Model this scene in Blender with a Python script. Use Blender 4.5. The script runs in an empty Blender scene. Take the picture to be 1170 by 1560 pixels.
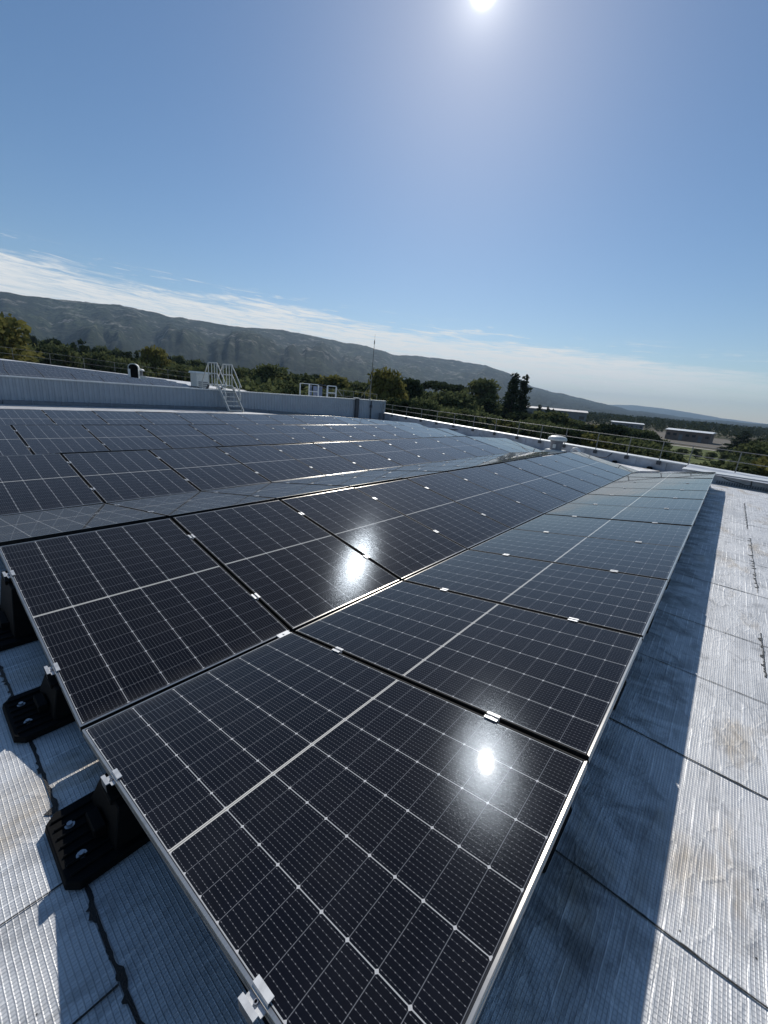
import bpy, bmesh, math, random
import numpy as np
from mathutils import Vector, Matrix, noise as mnoise

SC = bpy.context.scene
COL = SC.collection
R = math.radians
random.seed(7)
rng = np.random.default_rng(11)

# ------------------------------------------------------------------ camera
cam = bpy.data.objects.new('camera', bpy.data.cameras.new('camera'))
COL.objects.link(cam)
RT = Vector((0.647975, -0.756906, 0.084985)); DN = Vector((-0.161036, -0.2452, -0.956004)); FW = Vector((0.744444, 0.605781, -0.280773))
m = Matrix.Identity(4)
for i in range(3):
    m[i][0] = RT[i]; m[i][1] = -DN[i]; m[i][2] = -FW[i]
m.translation = Vector((-0.31173, -1.85832, 1.52687))
cam.matrix_world = m
cam.data.sensor_fit = 'VERTICAL'; cam.data.sensor_height = 36.0
cam.data.lens = 617.91 / 1560 * 36.0
cam.data.clip_start = 0.05; cam.data.clip_end = 40000
SC.camera = cam

# ------------------------------------------------------------------ light and sky
SUN_EL, SUN_AZ = R(36.2), R(33.46)                       # azimuth from +X towards +Y
SUN = Vector((math.cos(SUN_EL) * math.cos(SUN_AZ), math.cos(SUN_EL) * math.sin(SUN_AZ), math.sin(SUN_EL)))
sl = bpy.data.lights.new('sun', 'SUN'); sl.energy = 4.2; sl.angle = R(0.53); sl.color = (1.0, 0.955, 0.89)
so = bpy.data.objects.new('sun', sl); COL.objects.link(so)
so.rotation_euler = SUN.to_track_quat('Z', 'Y').to_euler(); so.location = SUN * 50

SC.view_settings.view_transform = 'Standard'; SC.view_settings.look = 'None'
SC.view_settings.exposure = 0.0; SC.view_settings.gamma = 1.0; SC.view_settings.use_curve_mapping = False
SC.cycles.max_bounces = 8; SC.cycles.volume_bounces = 0
SC.cycles.sample_clamp_indirect = 6.0

W = bpy.data.worlds.new('World'); SC.world = W; W.use_nodes = True
wt = W.node_tree; wt.nodes.clear()


class NT:
    """small helper round a node tree"""
    def __init__(s, tree): s.t = tree
    def n(s, kind, **kw):
        nd = s.t.nodes.new(kind)
        ins = kw.pop('ins', {})
        for k, v in kw.items(): setattr(nd, k, v)
        for k, v in ins.items(): s.put(nd.inputs[k], v)
        return nd
    def put(s, sock, v):
        if isinstance(v, bpy.types.NodeSocket): s.t.links.new(v, sock)
        elif isinstance(v, bpy.types.Node): s.t.links.new(v.outputs[0], sock)
        else:
            if sock.type == 'RGBA' and len(v) == 3: v = (*v, 1)
            sock.default_value = v
    def m(s, op, a, b=0.0, c=None, clamp=False):
        nd = s.t.nodes.new('ShaderNodeMath'); nd.operation = op; nd.use_clamp = clamp
        s.put(nd.inputs[0], a); s.put(nd.inputs[1], b)
        if c is not None: s.put(nd.inputs[2], c)
        return nd.outputs[0]
    def mix(s, f, a, b, blend='MIX'):
        nd = s.t.nodes.new('ShaderNodeMix'); nd.data_type = 'RGBA'; nd.blend_type = blend
        s.put(nd.inputs[0], f); s.put(nd.inputs[6], a); s.put(nd.inputs[7], b)
        return nd.outputs[2]
    def ss(s, v, lo, hi, a=0.0, b=1.0):
        nd = s.t.nodes.new('ShaderNodeMapRange'); nd.interpolation_type = 'SMOOTHSTEP'
        for i, x in enumerate((v, lo, hi, a, b)): s.put(nd.inputs[i], x)
        return nd.outputs[0]
    def noise(s, vec, scale, detail=4, rough=.55, dist=0.0):
        nd = s.t.nodes.new('ShaderNodeTexNoise')
        s.put(nd.inputs['Vector'], vec)
        nd.inputs['Scale'].default_value = scale; nd.inputs['Detail'].default_value = detail
        nd.inputs['Roughness'].default_value = rough; nd.inputs['Distortion'].default_value = dist
        return nd.outputs[0]
    def scale(s, vec, v):
        nd = s.t.nodes.new('ShaderNodeMapping'); s.put(nd.inputs[0], vec)
        nd.inputs['Scale'].default_value = v
        return nd.outputs[0]


def build_world():
    t = NT(wt)
    tc = t.n('ShaderNodeTexCoord')
    d = tc.outputs['Generated']
    sky = t.n('ShaderNodeTexSky', sky_type='NISHITA', sun_disc=False, sun_elevation=SUN_EL,
              sun_rotation=R(90) - SUN_AZ, altitude=100, air_density=1.0, dust_density=0.2, ozone_density=2.2)
    sep = t.n('ShaderNodeSeparateXYZ', ins={0: d})
    z = sep.outputs[2]
    # thin cirrus in a low band: bearing runs along the band, height across it
    hor = t.m('SQRT', t.m('ADD', t.m('MULTIPLY', sep.outputs[0], sep.outputs[0]), t.m('MULTIPLY', sep.outputs[1], sep.outputs[1])))
    az = t.m('DIVIDE', sep.outputs[1], hor)
    bear = t.m('ARCTAN2', sep.outputs[1], sep.outputs[0])
    zt = t.m('SUBTRACT', z, t.m('MULTIPLY', bear, .030))
    azv = t.n('ShaderNodeCombineXYZ', ins={0: t.m('MULTIPLY', bear, 2.6), 1: t.m('MULTIPLY', zt, 24.0), 2: 0.37})
    big = t.noise(azv, 1.6, 4, .55, .4)
    fine = t.noise(t.scale(azv, (1.6, 2.2, 1)), 3.4, 7, .66, 1.0)
    hi = t.m('ADD', 0.099, t.m('MULTIPLY', az, 0.072))
    ins_ = t.m('SUBTRACT', hi, z)
    edge = t.m('ADD', ins_, t.m('ADD', t.m('MULTIPLY', t.m('SUBTRACT', big, .5), .085), t.m('MULTIPLY', t.m('SUBTRACT', fine, .5), .05)))
    cl = t.ss(edge, -.003, .022)
    cl = t.m('MULTIPLY', cl, t.ss(fine, .28, .58, .38, 1.0))
    cl = t.m('MULTIPLY', cl, t.ss(z, .0, .075, .35, 1.0))
    wisp = t.m('MULTIPLY', t.ss(t.m('ADD', t.m('MULTIPLY', fine, .7), t.m('MULTIPLY', big, .3)), .53, .66), t.ss(t.m('ABSOLUTE', t.m('ADD', ins_, .008)), .0, .028, .8, 0.0))
    cl = t.m('MAXIMUM', cl, wisp)
    cl = t.m('MULTIPLY', cl, t.ss(bear, -.18, .28, .25, .97))
    hs = t.n('ShaderNodeHueSaturation', ins={'Saturation': 1.14, 'Color': sky.outputs[0]})
    sky2 = t.mix(cl, hs.outputs[0], (10.2, 10.35, 10.2))
    bg = t.n('ShaderNodeBackground', ins={'Color': sky2, 'Strength': 0.088})
    # the sun's own disc and the bright air round it
    dot = t.n('ShaderNodeVectorMath', operation='DOT_PRODUCT', ins={0: d, 1: tuple(SUN)})
    ang = t.m('ARCCOSINE', t.m('MINIMUM', dot.outputs['Value'], 1.0))
    core = t.m('DIVIDE', ang, R(0.55))
    disc = t.m('MULTIPLY', t.m('EXPONENT', t.m('MULTIPLY', t.m('MULTIPLY', core, core), -1.0)), 30.0)
    g1 = t.m('MULTIPLY', t.m('EXPONENT', t.m('MULTIPLY', ang, -1 / R(1.6))), 1.0)
    g2 = t.m('MULTIPLY', t.m('EXPONENT', t.m('MULTIPLY', ang, -1 / R(8.5))), .085)
    bg2 = t.n('ShaderNodeBackground', ins={'Color': (1, .97, .90), 'Strength': t.m('ADD', disc, t.m('ADD', g1, g2))})
    add = t.n('ShaderNodeAddShader', ins={0: bg, 1: bg2})
    t.n('ShaderNodeOutputWorld', ins={0: add})


build_world()

# ------------------------------------------------------------------ helpers
def link(o, parent=None):
    COL.objects.link(o)
    if parent is not None: o.parent = parent
    return o


def mesh_np(name, verts, faces, mat=None, smooth=False, mat_idx=None):
    me = bpy.data.meshes.new(name)
    verts = np.asarray(verts, dtype=np.float32)
    if isinstance(faces, np.ndarray):
        k = faces.shape[1]; nf = len(faces)
        me.vertices.add(len(verts)); me.vertices.foreach_set('co', verts.ravel())
        me.loops.add(nf * k); me.loops.foreach_set('vertex_index', faces.astype(np.int32).ravel())
        me.polygons.add(nf); me.polygons.foreach_set('loop_start', np.arange(0, nf * k, k, dtype=np.int32))
        me.update(calc_edges=True); me.validate()
    else:
        me.from_pydata([tuple(map(float, v)) for v in verts], [], faces); me.update()
    if mat: me.materials.append(mat)
    if smooth: me.polygons.foreach_set('use_smooth', [True] * len(me.polygons))
    return me


class MB:
    """collects shapes for ONE mesh object"""
    def __init__(s): s.v = []; s.f = []
    def add(s, vs, fs):
        o = len(s.v); s.v += [tuple(v) for v in vs]; s.f += [tuple(i + o for i in f) for f in fs]; return s
    def box(s, x0, y0, z0, x1, y1, z1):
        return s.add([(x0, y0, z0), (x1, y0, z0), (x1, y1, z0), (x0, y1, z0), (x0, y0, z1), (x1, y0, z1), (x1, y1, z1), (x0, y1, z1)],
                     [(3, 2, 1, 0), (4, 5, 6, 7), (0, 1, 5, 4), (1, 2, 6, 5), (2, 3, 7, 6), (3, 0, 4, 7)])
    def hexa(s, b, t):
        """bottom quad b and top quad t, both counter-clockwise from above"""
        return s.add(list(b) + list(t), [(3, 2, 1, 0), (4, 5, 6, 7), (0, 1, 5, 4), (1, 2, 6, 5), (2, 3, 7, 6), (3, 0, 4, 7)])
    def tube(s, p0, p1, r0, r1=None, n=8):
        r1 = r0 if r1 is None else r1
        p0, p1 = Vector(p0), Vector(p1); d = (p1 - p0).normalized()
        a = d.orthogonal().normalized(); b = d.cross(a)
        vs = []
        for p, r in ((p0, r0), (p1, r1)):
            for i in range(n):
                an = 2 * math.pi * i / n; vs.append(p + a * (r * math.cos(an)) + b * (r * math.sin(an)))
        fs = [(i, (i + 1) % n, n + (i + 1) % n, n + i) for i in range(n)] + [tuple(range(n))[::-1], tuple(range(n, 2 * n))]
        return s.add(vs, fs)
    def path(s, pts, r, n=8):
        pts = [Vector(p) for p in pts]; vs = []
        a = None
        for i, p in enumerate(pts):
            d = (pts[min(i + 1, len(pts) - 1)] - pts[max(i - 1, 0)]).normalized()
            a = (d.orthogonal() if a is None else a - d * a.dot(d)).normalized(); b = d.cross(a)
            rr = r[i] if isinstance(r, (list, tuple)) else r
            for k in range(n):
                an = 2 * math.pi * k / n; vs.append(p + a * (rr * math.cos(an)) + b * (rr * math.sin(an)))
        fs = []
        for i in range(len(pts) - 1):
            for k in range(n):
                fs.append((i * n + k, i * n + (k + 1) % n, (i + 1) * n + (k + 1) % n, (i + 1) * n + k))
        fs += [tuple(range(n))[::-1], tuple(range((len(pts) - 1) * n, len(pts) * n))]
        return s.add(vs, fs)
    def lathe(s, prof, cx=0, cy=0, n=24):
        vs = []; fs = []
        for r, z in prof:
            for i in range(n):
                an = 2 * math.pi * i / n; vs.append((cx + r * math.cos(an), cy + r * math.sin(an), z))
        for j in range(len(prof) - 1):
            for i in range(n):
                fs.append((j * n + i, j * n + (i + 1) % n, (j + 1) * n + (i + 1) % n, (j + 1) * n + i))
        fs += [tuple(range(n))[::-1], tuple(range((len(prof) - 1) * n, len(prof) * n))]
        return s.add(vs, fs)
    def bar(s, p0, p1, w, h):
        """rectangular bar from p0 to p1, w sideways, h in the upright direction"""
        p0, p1 = Vector(p0), Vector(p1); d = (p1 - p0).normalized()
        side = d.cross(Vector((0, 0, 1)))
        side = Vector((1, 0, 0)) if side.length < 1e-3 else side.normalized()
        up = side.cross(d)
        c = [side * (-w / 2) + up * (-h / 2), side * (w / 2) + up * (-h / 2), side * (w / 2) + up * (h / 2), side * (-w / 2) + up * (h / 2)]
        vs = [p0 + x for x in c] + [p1 + x for x in c]
        return s.add(vs, [(3, 2, 1, 0), (4, 5, 6, 7), (0, 1, 5, 4), (1, 2, 6, 5), (2, 3, 7, 6), (3, 0, 4, 7)])
    def mesh(s, name, mat, smooth=False, bevel=0):
        me = mesh_np(name, s.v, s.f, None, False)
        bm = bmesh.new(); bm.from_mesh(me)
        bmesh.ops.recalc_face_normals(bm, faces=bm.faces)
        if bevel: bmesh.ops.bevel(bm, geom=bm.edges[:], offset=bevel, segments=1, affect='EDGES', clamp_overlap=True)
        bm.to_mesh(me); bm.free()
        me.materials.append(mat)
        if smooth:
            me.polygons.foreach_set('use_smooth', [True] * len(me.polygons))
            me.set_sharp_from_angle(angle=R(40))
        return me
    def build(s, name, mat, parent=None, smooth=False, bevel=0):
        """parent given: the mesh is in world coordinates when the parent is unrotated"""
        o = bpy.data.objects.new(name, s.mesh(name, mat, smooth, bevel))
        link(o, parent)
        if parent is not None:
            p = parent; off = Vector((0, 0, 0))
            while p is not None: off += p.location; p = p.parent
            o.location = -off
        return o


def tag(o, label=None, cat=None, group=None, kind=None):
    if label: o['label'] = label
    if cat: o['category'] = cat
    if group: o['group'] = group
    if kind: o['kind'] = kind
    return o


def empty(name, loc, label, cat, group=None):
    o = bpy.data.objects.new(name, None); o.location = loc; o.empty_display_size = .2
    link(o); return tag(o, label, cat, group)


ORD = ['first', 'second', 'third', 'fourth', 'fifth', 'sixth', 'seventh', 'eighth', 'ninth', 'tenth', 'eleventh', 'twelfth',
       'thirteenth', 'fourteenth', 'fifteenth', 'sixteenth', 'seventeenth', 'eighteenth', 'nineteenth', 'twentieth']

# ------------------------------------------------------------------ materials
def mat(name):
    mt = bpy.data.materials.new(name); mt.use_nodes = True; mt.node_tree.nodes.clear()
    return mt, NT(mt.node_tree)


def finish(t, **ins):
    b = t.n('ShaderNodeBsdfPrincipled')
    for k, v in ins.items(): t.put(b.inputs[k.replace('_', ' ')], v)
    t.n('ShaderNodeOutputMaterial', ins={0: b})
    return b


def simple(name, col, rough=.5, metal=0.0, var=.15, scale=8.0, bump=0.0):
    mt, t = mat(name)
    tc = t.n('ShaderNodeTexCoord').outputs['Object']
    nz = t.noise(tc, scale, 5, .6)
    c = t.mix(t.ss(nz, .3, .7), tuple(x * (1 - var) for x in col), tuple(min(1, x * (1 + var)) for x in col))
    kw = dict(Base_Color=c, Roughness=t.m('ADD', rough - .08, t.m('MULTIPLY', nz, .16)), Metallic=metal)
    if bump:
        bp = t.n('ShaderNodeBump', ins={'Height': t.noise(tc, scale * 6, 4), 'Strength': bump, 'Distance': .02})
        kw['Normal'] = bp.outputs[0]
    finish(t, **kw)
    return mt


PW, PL, PP = 1.131, 1.7593, 1.154        # panel width, length, pitch in the row
TILT = R(9.859)


def make_cell_mat(name='solar_glass'):
    mt, t = mat(name)
    tc = t.n('ShaderNodeTexCoord').outputs['Object']
    oi = t.n('ShaderNodeObjectInfo')
    sp = t.n('ShaderNodeSeparateXYZ', ins={0: tc}); x, y = sp.outputs[0], sp.outputs[1]
    cw = (PW - .026) / 6; halfgap = .006; ch = (PL / 2 - .016 - halfgap) / 9
    # columns
    u = t.m('DIVIDE', t.m('SUBTRACT', x, .013), cw); fu = t.m('FRACT', u)
    du = t.m('MULTIPLY', t.m('MINIMUM', fu, t.m('SUBTRACT', 1.0, fu)), cw)          # metres to the nearest column gap
    ym = t.m('SUBTRACT', t.m('ABSOLUTE', t.m('SUBTRACT', y, PL / 2)), halfgap)       # metres from the middle gap
    v = t.m('DIVIDE', ym, ch); fv = t.m('FRACT', v)
    dv = t.m('MULTIPLY', t.m('MINIMUM', fv, t.m('SUBTRACT', 1.0, fv)), ch)
    colgap = t.m('LESS_THAN', du, .0014)
    rowgap = t.m('LESS_THAN', dv, .0009)
    # chamfered outer corners: every second row line
    v2 = t.m('DIVIDE', ym, ch); 
    cham = t.m('LESS_THAN', t.m('ADD', du, dv), .0066)
    midgap = t.m('LESS_THAN', ym, 0.0)
    midbus = t.m('MULTIPLY', midgap, t.m('GREATER_THAN', ym, -.0045))                # two bright ribbons, darker slit between
    ex = t.m('LESS_THAN', t.m('MINIMUM', t.m('SUBTRACT', x, .0115), t.m('SUBTRACT', PW - .0115, x)), 0.0)
    ey = t.m('LESS_THAN', t.m('MINIMUM', t.m('SUBTRACT', y, .014), t.m('SUBTRACT', PL - .014, y)), 0.0)
    edge = t.m('MAXIMUM', ex, ey)
    # thin bus wires along the long side with solder dots
    ub = t.m('MULTIPLY', fu, 11.0); fb = t.m('ABSOLUTE', t.m('SUBTRACT', t.m('FRACT', ub), .5))
    wire = t.m('LESS_THAN', fb, .030)
    fd = t.m('FRACT', t.m('MULTIPLY', fv, 7.0))
    dots = t.m('MULTIPLY', t.m('LESS_THAN', fb, .055), t.m('LESS_THAN', t.m('ABSOLUTE', t.m('SUBTRACT', fd, .5)), .14))
    # fingers: very fine print across the cell, only a tone
    off = t.n('ShaderNodeVectorMath', operation='SCALE', ins={0: oi.outputs['Location'], 'Scale': 3.7})
    wv = t.n('ShaderNodeVectorMath', operation='ADD', ins={0: tc, 1: off.outputs[0]}).outputs[0]
    cellid = t.n('ShaderNodeCombineXYZ', ins={0: t.m('FLOOR', u), 1: t.m('FLOOR', t.m('DIVIDE', y, ch)), 2: oi.outputs['Random']})
    wn = t.n('ShaderNodeTexWhiteNoise', ins={0: cellid.outputs[0]}).outputs[0]
    base = t.mix(wn, (.0030, .0035, .0064), (.0048, .0054, .0092))
    base = t.mix(t.ss(oi.outputs['Random'], 0, 1, 0, .5), base, (.0060, .0064, .0090))
    col = t.mix(wire, base, (.052, .055, .062))
    col = t.mix(dots, col, (.17, .17, .18))
    col = t.mix(t.m('MULTIPLY', rowgap, .62), col, (.24, .25, .27))
    col = t.mix(colgap, col, (.42, .43, .43))
    col = t.mix(cham, col, (.50, .50, .50))
    col = t.mix(midgap, col, (.16, .16, .15))
    col = t.mix(midbus, col, (.62, .60, .55))
    col = t.mix(edge, col, (.03, .031, .034))
    # dust film, gathered a little at the low edge, and sparse droppings
    dn = t.noise(wv, 1.7, 6, .65); dn2 = t.noise(t.scale(wv, (9, 1.1, 1)), 2.0, 4, .6)
    low = t.ss(y, .0, .10, 1.0, .0)
    dust = t.m('ADD', t.m('MULTIPLY', t.ss(t.m('ADD', t.m('MULTIPLY', dn, .65), t.m('MULTIPLY', dn2, .35)), .35, .75), .013), t.m('MULTIPLY', t.m('MULTIPLY', low, dn2), .05))
    col = t.mix(dust, col, (.50, .47, .42))
    vor = t.n('ShaderNodeTexVoronoi', feature='F1', ins={'Vector': t.n('ShaderNodeVectorMath', operation='ADD', ins={0: wv, 1: t.n('ShaderNodeVectorMath', operation='SCALE', ins={0: t.n('ShaderNodeTexNoise', ins={'Vector': wv, 'Scale': 60.0}).outputs[1], 'Scale': .03}).outputs[0]}).outputs[0], 'Scale': 1.6})
    spot = t.m('MULTIPLY', t.m('LESS_THAN', vor.outputs['Distance'], .024), t.m('GREATER_THAN', t.n('ShaderNodeSeparateColor', ins={0: vor.outputs['Color']}).outputs[0], .5))
    vor2 = t.n('ShaderNodeTexVoronoi', feature='F1', ins={'Vector': wv, 'Scale': 11.0})
    speck = t.m('MULTIPLY', t.m('LESS_THAN', vor2.outputs['Distance'], .022), t.m('GREATER_THAN', t.n('ShaderNodeSeparateColor', ins={0: vor2.outputs['Color']}).outputs[0], .6))
    col = t.mix(t.m('MULTIPLY', t.m('MAXIMUM', spot, t.m('MULTIPLY', speck, .7)), .55), col, (.45, .43, .38))
    # grained glass
    g1 = t.noise(wv, 420, 2, .5); g2 = t.noise(wv, 120, 2, .5)
    bp = t.n('ShaderNodeBump', ins={'Height': t.m('ADD', g1, t.m('MULTIPLY', g2, .3)), 'Strength': .15, 'Distance': .0012})
    bp2 = t.n('ShaderNodeBump', ins={'Height': g2, 'Strength': .012, 'Distance': .0010})
    rough = t.m('ADD', .022, t.m('MULTIPLY', dn, .016))
    pb = finish(t, Base_Color=col, Roughness=.3, IOR=1.4, Specular_IOR_Level=0.0, Normal=bp.outputs[0], Coat_Weight=1.0, Coat_Roughness=rough, Coat_IOR=1.22, Coat_Normal=bp2.outputs[0], Sheen_Weight=.17, Sheen_Roughness=.35, Sheen_Tint=(1.0, .965, .90, 1))
    # faint scatter of the textured glass round the mirror direction
    gl = t.n('ShaderNodeBsdfGlossy', ins={'Color': (.0024, .0028, .0033, 1), 'Roughness': .125, 'Normal': bp.outputs[0]})
    ad = t.n('ShaderNodeAddShader', ins={0: pb, 1: gl})
    om = [n for n in t.t.nodes if n.type == 'OUTPUT_MATERIAL'][0]
    t.t.links.new(ad.outputs[0], om.inputs[0])
    return mt


def make_membrane(name='aluminium_membrane'):
    mt, t = mat(name)
    tc = t.n('ShaderNodeTexCoord').outputs['Object']
    wob = t.n('ShaderNodeTexNoise', ins={'Vector': tc, 'Scale': 5.0, 'Detail': 3.0})
    wv = t.n('ShaderNodeVectorMath', operation='ADD', ins={0: tc, 1: t.n('ShaderNodeVectorMath', operation='SCALE', ins={0: wob.outputs[1], 'Scale': .007}).outputs[0]}).outputs[0]
    sp = t.n('ShaderNodeSeparateXYZ', ins={0: wv}); x, y = sp.outputs[0], sp.outputs[1]
    def ridge(c, pitch, w):
        f = t.m('ABSOLUTE', t.m('SUBTRACT', t.m('FRACT', t.m('DIVIDE', c, pitch)), .5))
        return t.ss(f, 0, w, 1.0, 0.0)
    gx = ridge(x, .0150, .2); gy = ridge(y, .0112, .2)
    # streaks where the foil is puckered, running along the rows
    sy = t.m('ADD', t.m('MULTIPLY', y, 1.0), t.m('MULTIPLY', t.noise(t.scale(tc, (1.2, 3, 1)), 3.0, 3), .012))
    st = ridge(sy, .0447, .13)
    brk = t.ss(t.noise(t.scale(tc, (3.5, 60, 1)), 1.0, 3, .6),   .44, .56)
    st = t.m('MULTIPLY', t.m('MULTIPLY', st, brk), t.ss(t.noise(t.scale(tc, (.8, 1.5, 1)), 1.3, 3), .35, .6, .25, 1.0))
    n1 = t.noise(tc, 1.6, 6, .62); n2 = t.noise(tc, 34, 4, .65); n3 = t.noise(t.scale(tc, (1.0, 2.6, 1)), .9, 5, .6)
    base = t.mix(t.ss(n1, .32, .68), (.54, .55, .56), (.72, .725, .725))
    base = t.mix(t.m('MULTIPLY', t.m('MAXIMUM', gx, gy), .36), base, (.20, .21, .225))
    base = t.mix(t.m('MULTIPLY', st, .95), base, (.97, .97, .96))
    base = t.mix(t.ss(n2, .58, .75, 0, .35), base, (.30, .30, .30))
    # smudges, grit and foot marks
    sm = t.noise(t.scale(tc, (1.0, 1.7, 1)), 5.5, 6, .68, .5)
    base = t.mix(t.ss(sm, .52, .66, 0, .42), base, (.17, .172, .175))
    gr = t.n('ShaderNodeTexVoronoi', feature='F1', ins={'Vector': wv, 'Scale': 22.0})
    grit = t.m('MULTIPLY', t.m('LESS_THAN', gr.outputs['Distance'], .085), t.m('GREATER_THAN', t.n('ShaderNodeSeparateColor', ins={0: gr.outputs['Color']}).outputs[0], .86))
    base = t.mix(t.m('MULTIPLY', grit, t.ss(sm, .42, .56)), base, (.02, .02, .02))
    # rusty and dark water marks
    base = t.mix(t.ss(n3, .52, .68, 0, .62), base, (.36, .285, .185))
    base = t.mix(t.ss(t.noise(t.scale(tc, (.35, 5, 1)), 2.0, 5, .65), .50, .72, 0, .4), base, (.27, .275, .285))
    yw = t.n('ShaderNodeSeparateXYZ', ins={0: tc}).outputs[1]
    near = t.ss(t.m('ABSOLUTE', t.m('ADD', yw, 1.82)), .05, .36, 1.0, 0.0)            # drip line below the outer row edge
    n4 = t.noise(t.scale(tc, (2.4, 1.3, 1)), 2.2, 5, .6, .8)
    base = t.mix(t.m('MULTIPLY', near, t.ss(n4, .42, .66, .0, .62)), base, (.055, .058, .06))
    crn = t.n('ShaderNodeTexVoronoi', feature='DISTANCE_TO_EDGE', ins={'Vector': t.scale(wv, (7, 16, 7)), 'Scale': 1.0}).outputs[0]
    crease = t.m('MULTIPLY', t.ss(crn, 0, .12, 1.0, 0.0), t.ss(n3, .35, .6))
    h = t.m('ADD', t.m('MULTIPLY', t.m('MAXIMUM', gx, gy), .6), t.m('ADD', t.m('MULTIPLY', st, 1.0), t.m('ADD', t.m('MULTIPLY', n2, .5), t.m('MULTIPLY', crease, .8))))
    bp = t.n('ShaderNodeBump', ins={'Height': h, 'Strength': .7, 'Distance': .0026})
    bp2 = t.n('ShaderNodeBump', ins={'Height': t.m('ADD', t.noise(tc, 3.2, 3), t.m('MULTIPLY', t.noise(t.scale(tc, (1, 2.2, 1)), 14, 4, .65), .35)), 'Strength': .22, 'Distance': .025, 'Normal': bp.outputs[0]})
    finish(t, Base_Color=base, Roughness=t.m('ADD', .46, t.m('MULTIPLY', n2, .18)), Metallic=.28, Normal=bp2.outputs[0])
    return mt


def leaf_mat(name, dark, light, transl=.34):
    mt, t = mat(name)
    tc = t.n('ShaderNodeTexCoord').outputs['Object']
    oi = t.n('ShaderNodeObjectInfo').outputs['Random']
    nz = t.noise(tc, 1.3, 3, .6); nf = t.noise(tc, 5.5, 2)
    c = t.mix(t.ss(t.m('ADD', t.m('MULTIPLY', nz, .6), t.m('MULTIPLY', nf, .4)), .35, .65), dark, light)
    c = t.mix(t.m('MULTIPLY', oi, .35), c, tuple(x * f for x, f in zip(light, (1.1, 1.05, .9))))
    d = t.n('ShaderNodeBsdfDiffuse', ins={'Color': c})
    tr = t.n('ShaderNodeBsdfTranslucent', ins={'Color': c})
    mx = t.n('ShaderNodeMixShader', ins={0: transl, 1: d, 2: tr})
    t.n('ShaderNodeOutputMaterial', ins={0: mx})
    return mt


M = {}
M['glass'] = make_cell_mat()
M['alu'] = simple('anodised_aluminium', (.62, .60, .57), .38, .75, .10, 14)
def brushed(name, axis):
    mt, t = mat(name)
    tc = t.n('ShaderNodeTexCoord').outputs['Object']
    sc = (.6, 60, 60) if axis == 'Y' else (60, .6, 60)
    nz = t.noise(t.scale(tc, sc), 4.0, 3); n2 = t.noise(tc, 9, 5, .6)
    c = t.mix(nz, (.46, .44, .40), (.70, .665, .61))
    c = t.mix(t.ss(n2, .5, .75, 0, .5), c, (.25, .24, .22))
    vt = t.n('ShaderNodeVectorTransform', vector_type='VECTOR', convert_from='OBJECT', convert_to='WORLD', ins={0: (0, 1, 0) if axis == 'Y' else (1, 0, 0)})
    finish(t, Base_Color=c, Roughness=.36, Metallic=.8, Anisotropic=.9, Tangent=vt.outputs[0])
    return mt


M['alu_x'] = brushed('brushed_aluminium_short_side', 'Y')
M['alu_y'] = simple('shade_painted_long_side', (.026, .025, .024), .65, 0, .25, 40)  # unlit look of the joint lips put into the colour of pale metal
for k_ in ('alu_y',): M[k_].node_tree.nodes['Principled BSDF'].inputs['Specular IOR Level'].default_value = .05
M['alu_side'] = simple('shade_painted_frame_side', (.022, .021, .019), .85, 0, .25, 30)  # shade inside the gaps between frames painted as near-black colour
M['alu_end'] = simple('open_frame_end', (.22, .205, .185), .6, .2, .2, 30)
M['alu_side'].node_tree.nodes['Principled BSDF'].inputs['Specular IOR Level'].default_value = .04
M['clamp'] = simple('bare_aluminium', (.50, .51, .52), .5, .4, .12, 30)
M['steel'] = simple('galvanised_steel', (.22, .215, .205), .6, .25, .15, 12)
M['pale_steel'] = simple('pale_galvanised_steel', (.56, .56, .53), .5, .3, .12, 12)
M['bolt'] = simple('bolt_steel', (.35, .35, .36), .35, .9, .1, 60)
M['black'] = simple('black_plastic', (.0032, .0034, .0038), .7, 0, .3, 30)
M['black'].node_tree.nodes['Principled BSDF'].inputs['Specular IOR Level'].default_value = .12
M['membrane'] = make_membrane()
M['tar'] = simple('bitumen', (.010, .010, .011), .45, 0, .3, 50, .5)
M['coping'] = simple('coping_metal', (.66, .67, .66), .45, .25, .06, 3)
M['cladding'] = simple('grey_cladding', (.31, .345, .39), .45, .1, .06, 1.5)
M['parapet'] = simple('foil_upstand', (.40, .42, .455), .5, .25, .2, 2.5, .3)
M['flash'] = simple('base_flashing', (.17, .18, .20), .5, .2, .12, 6)
M['dark'] = simple('dark_metal', (.05, .055, .065), .5, .2, .15, 8)
M['white'] = simple('white_paint', (.74, .75, .74), .45, 0, .06, 5)
M['vent'] = simple('pale_vent_plastic', (.62, .63, .60), .5, 0, .08, 10)
M['render'] = simple('grey_render', (.30, .30, .31), .85, 0, .12, 2)
M['brown'] = simple('brown_wall', (.17, .125, .10), .85, 0, .2, .4)
M['palroof'] = simple('pale_roofing', (.55, .52, .50), .7, 0, .12, .3)
M['greywall'] = simple('far_grey_wall', (.16, .165, .17), .8, 0, .15, .3)
M['darkglass'] = simple('window_glass', (.03, .035, .04), .15, 0, .1, 1)
M['cable'] = simple('pale_rope', (.6, .61, .62), .7, 0, .2, 90)
M['bark'] = simple('bark', (.07, .055, .042), .9, 0, .3, 3)
M['leaf_broad'] = leaf_mat('leaves_olive', (.036, .052, .024), (.140, .160, .074))
M['leaf_yellow'] = leaf_mat('leaves_yellowing', (.070, .078, .026), (.200, .190, .064), .35)
M['leaf_dark'] = leaf_mat('needles_dark', (.015, .026, .014), (.056, .074, .037), .25)
M['leaf_far'] = leaf_mat('far_leaves', (.017, .028, .016), (.062, .077, .040), .25)

# ------------------------------------------------------------------ terrain and far setting
GZ = -9.0


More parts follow.
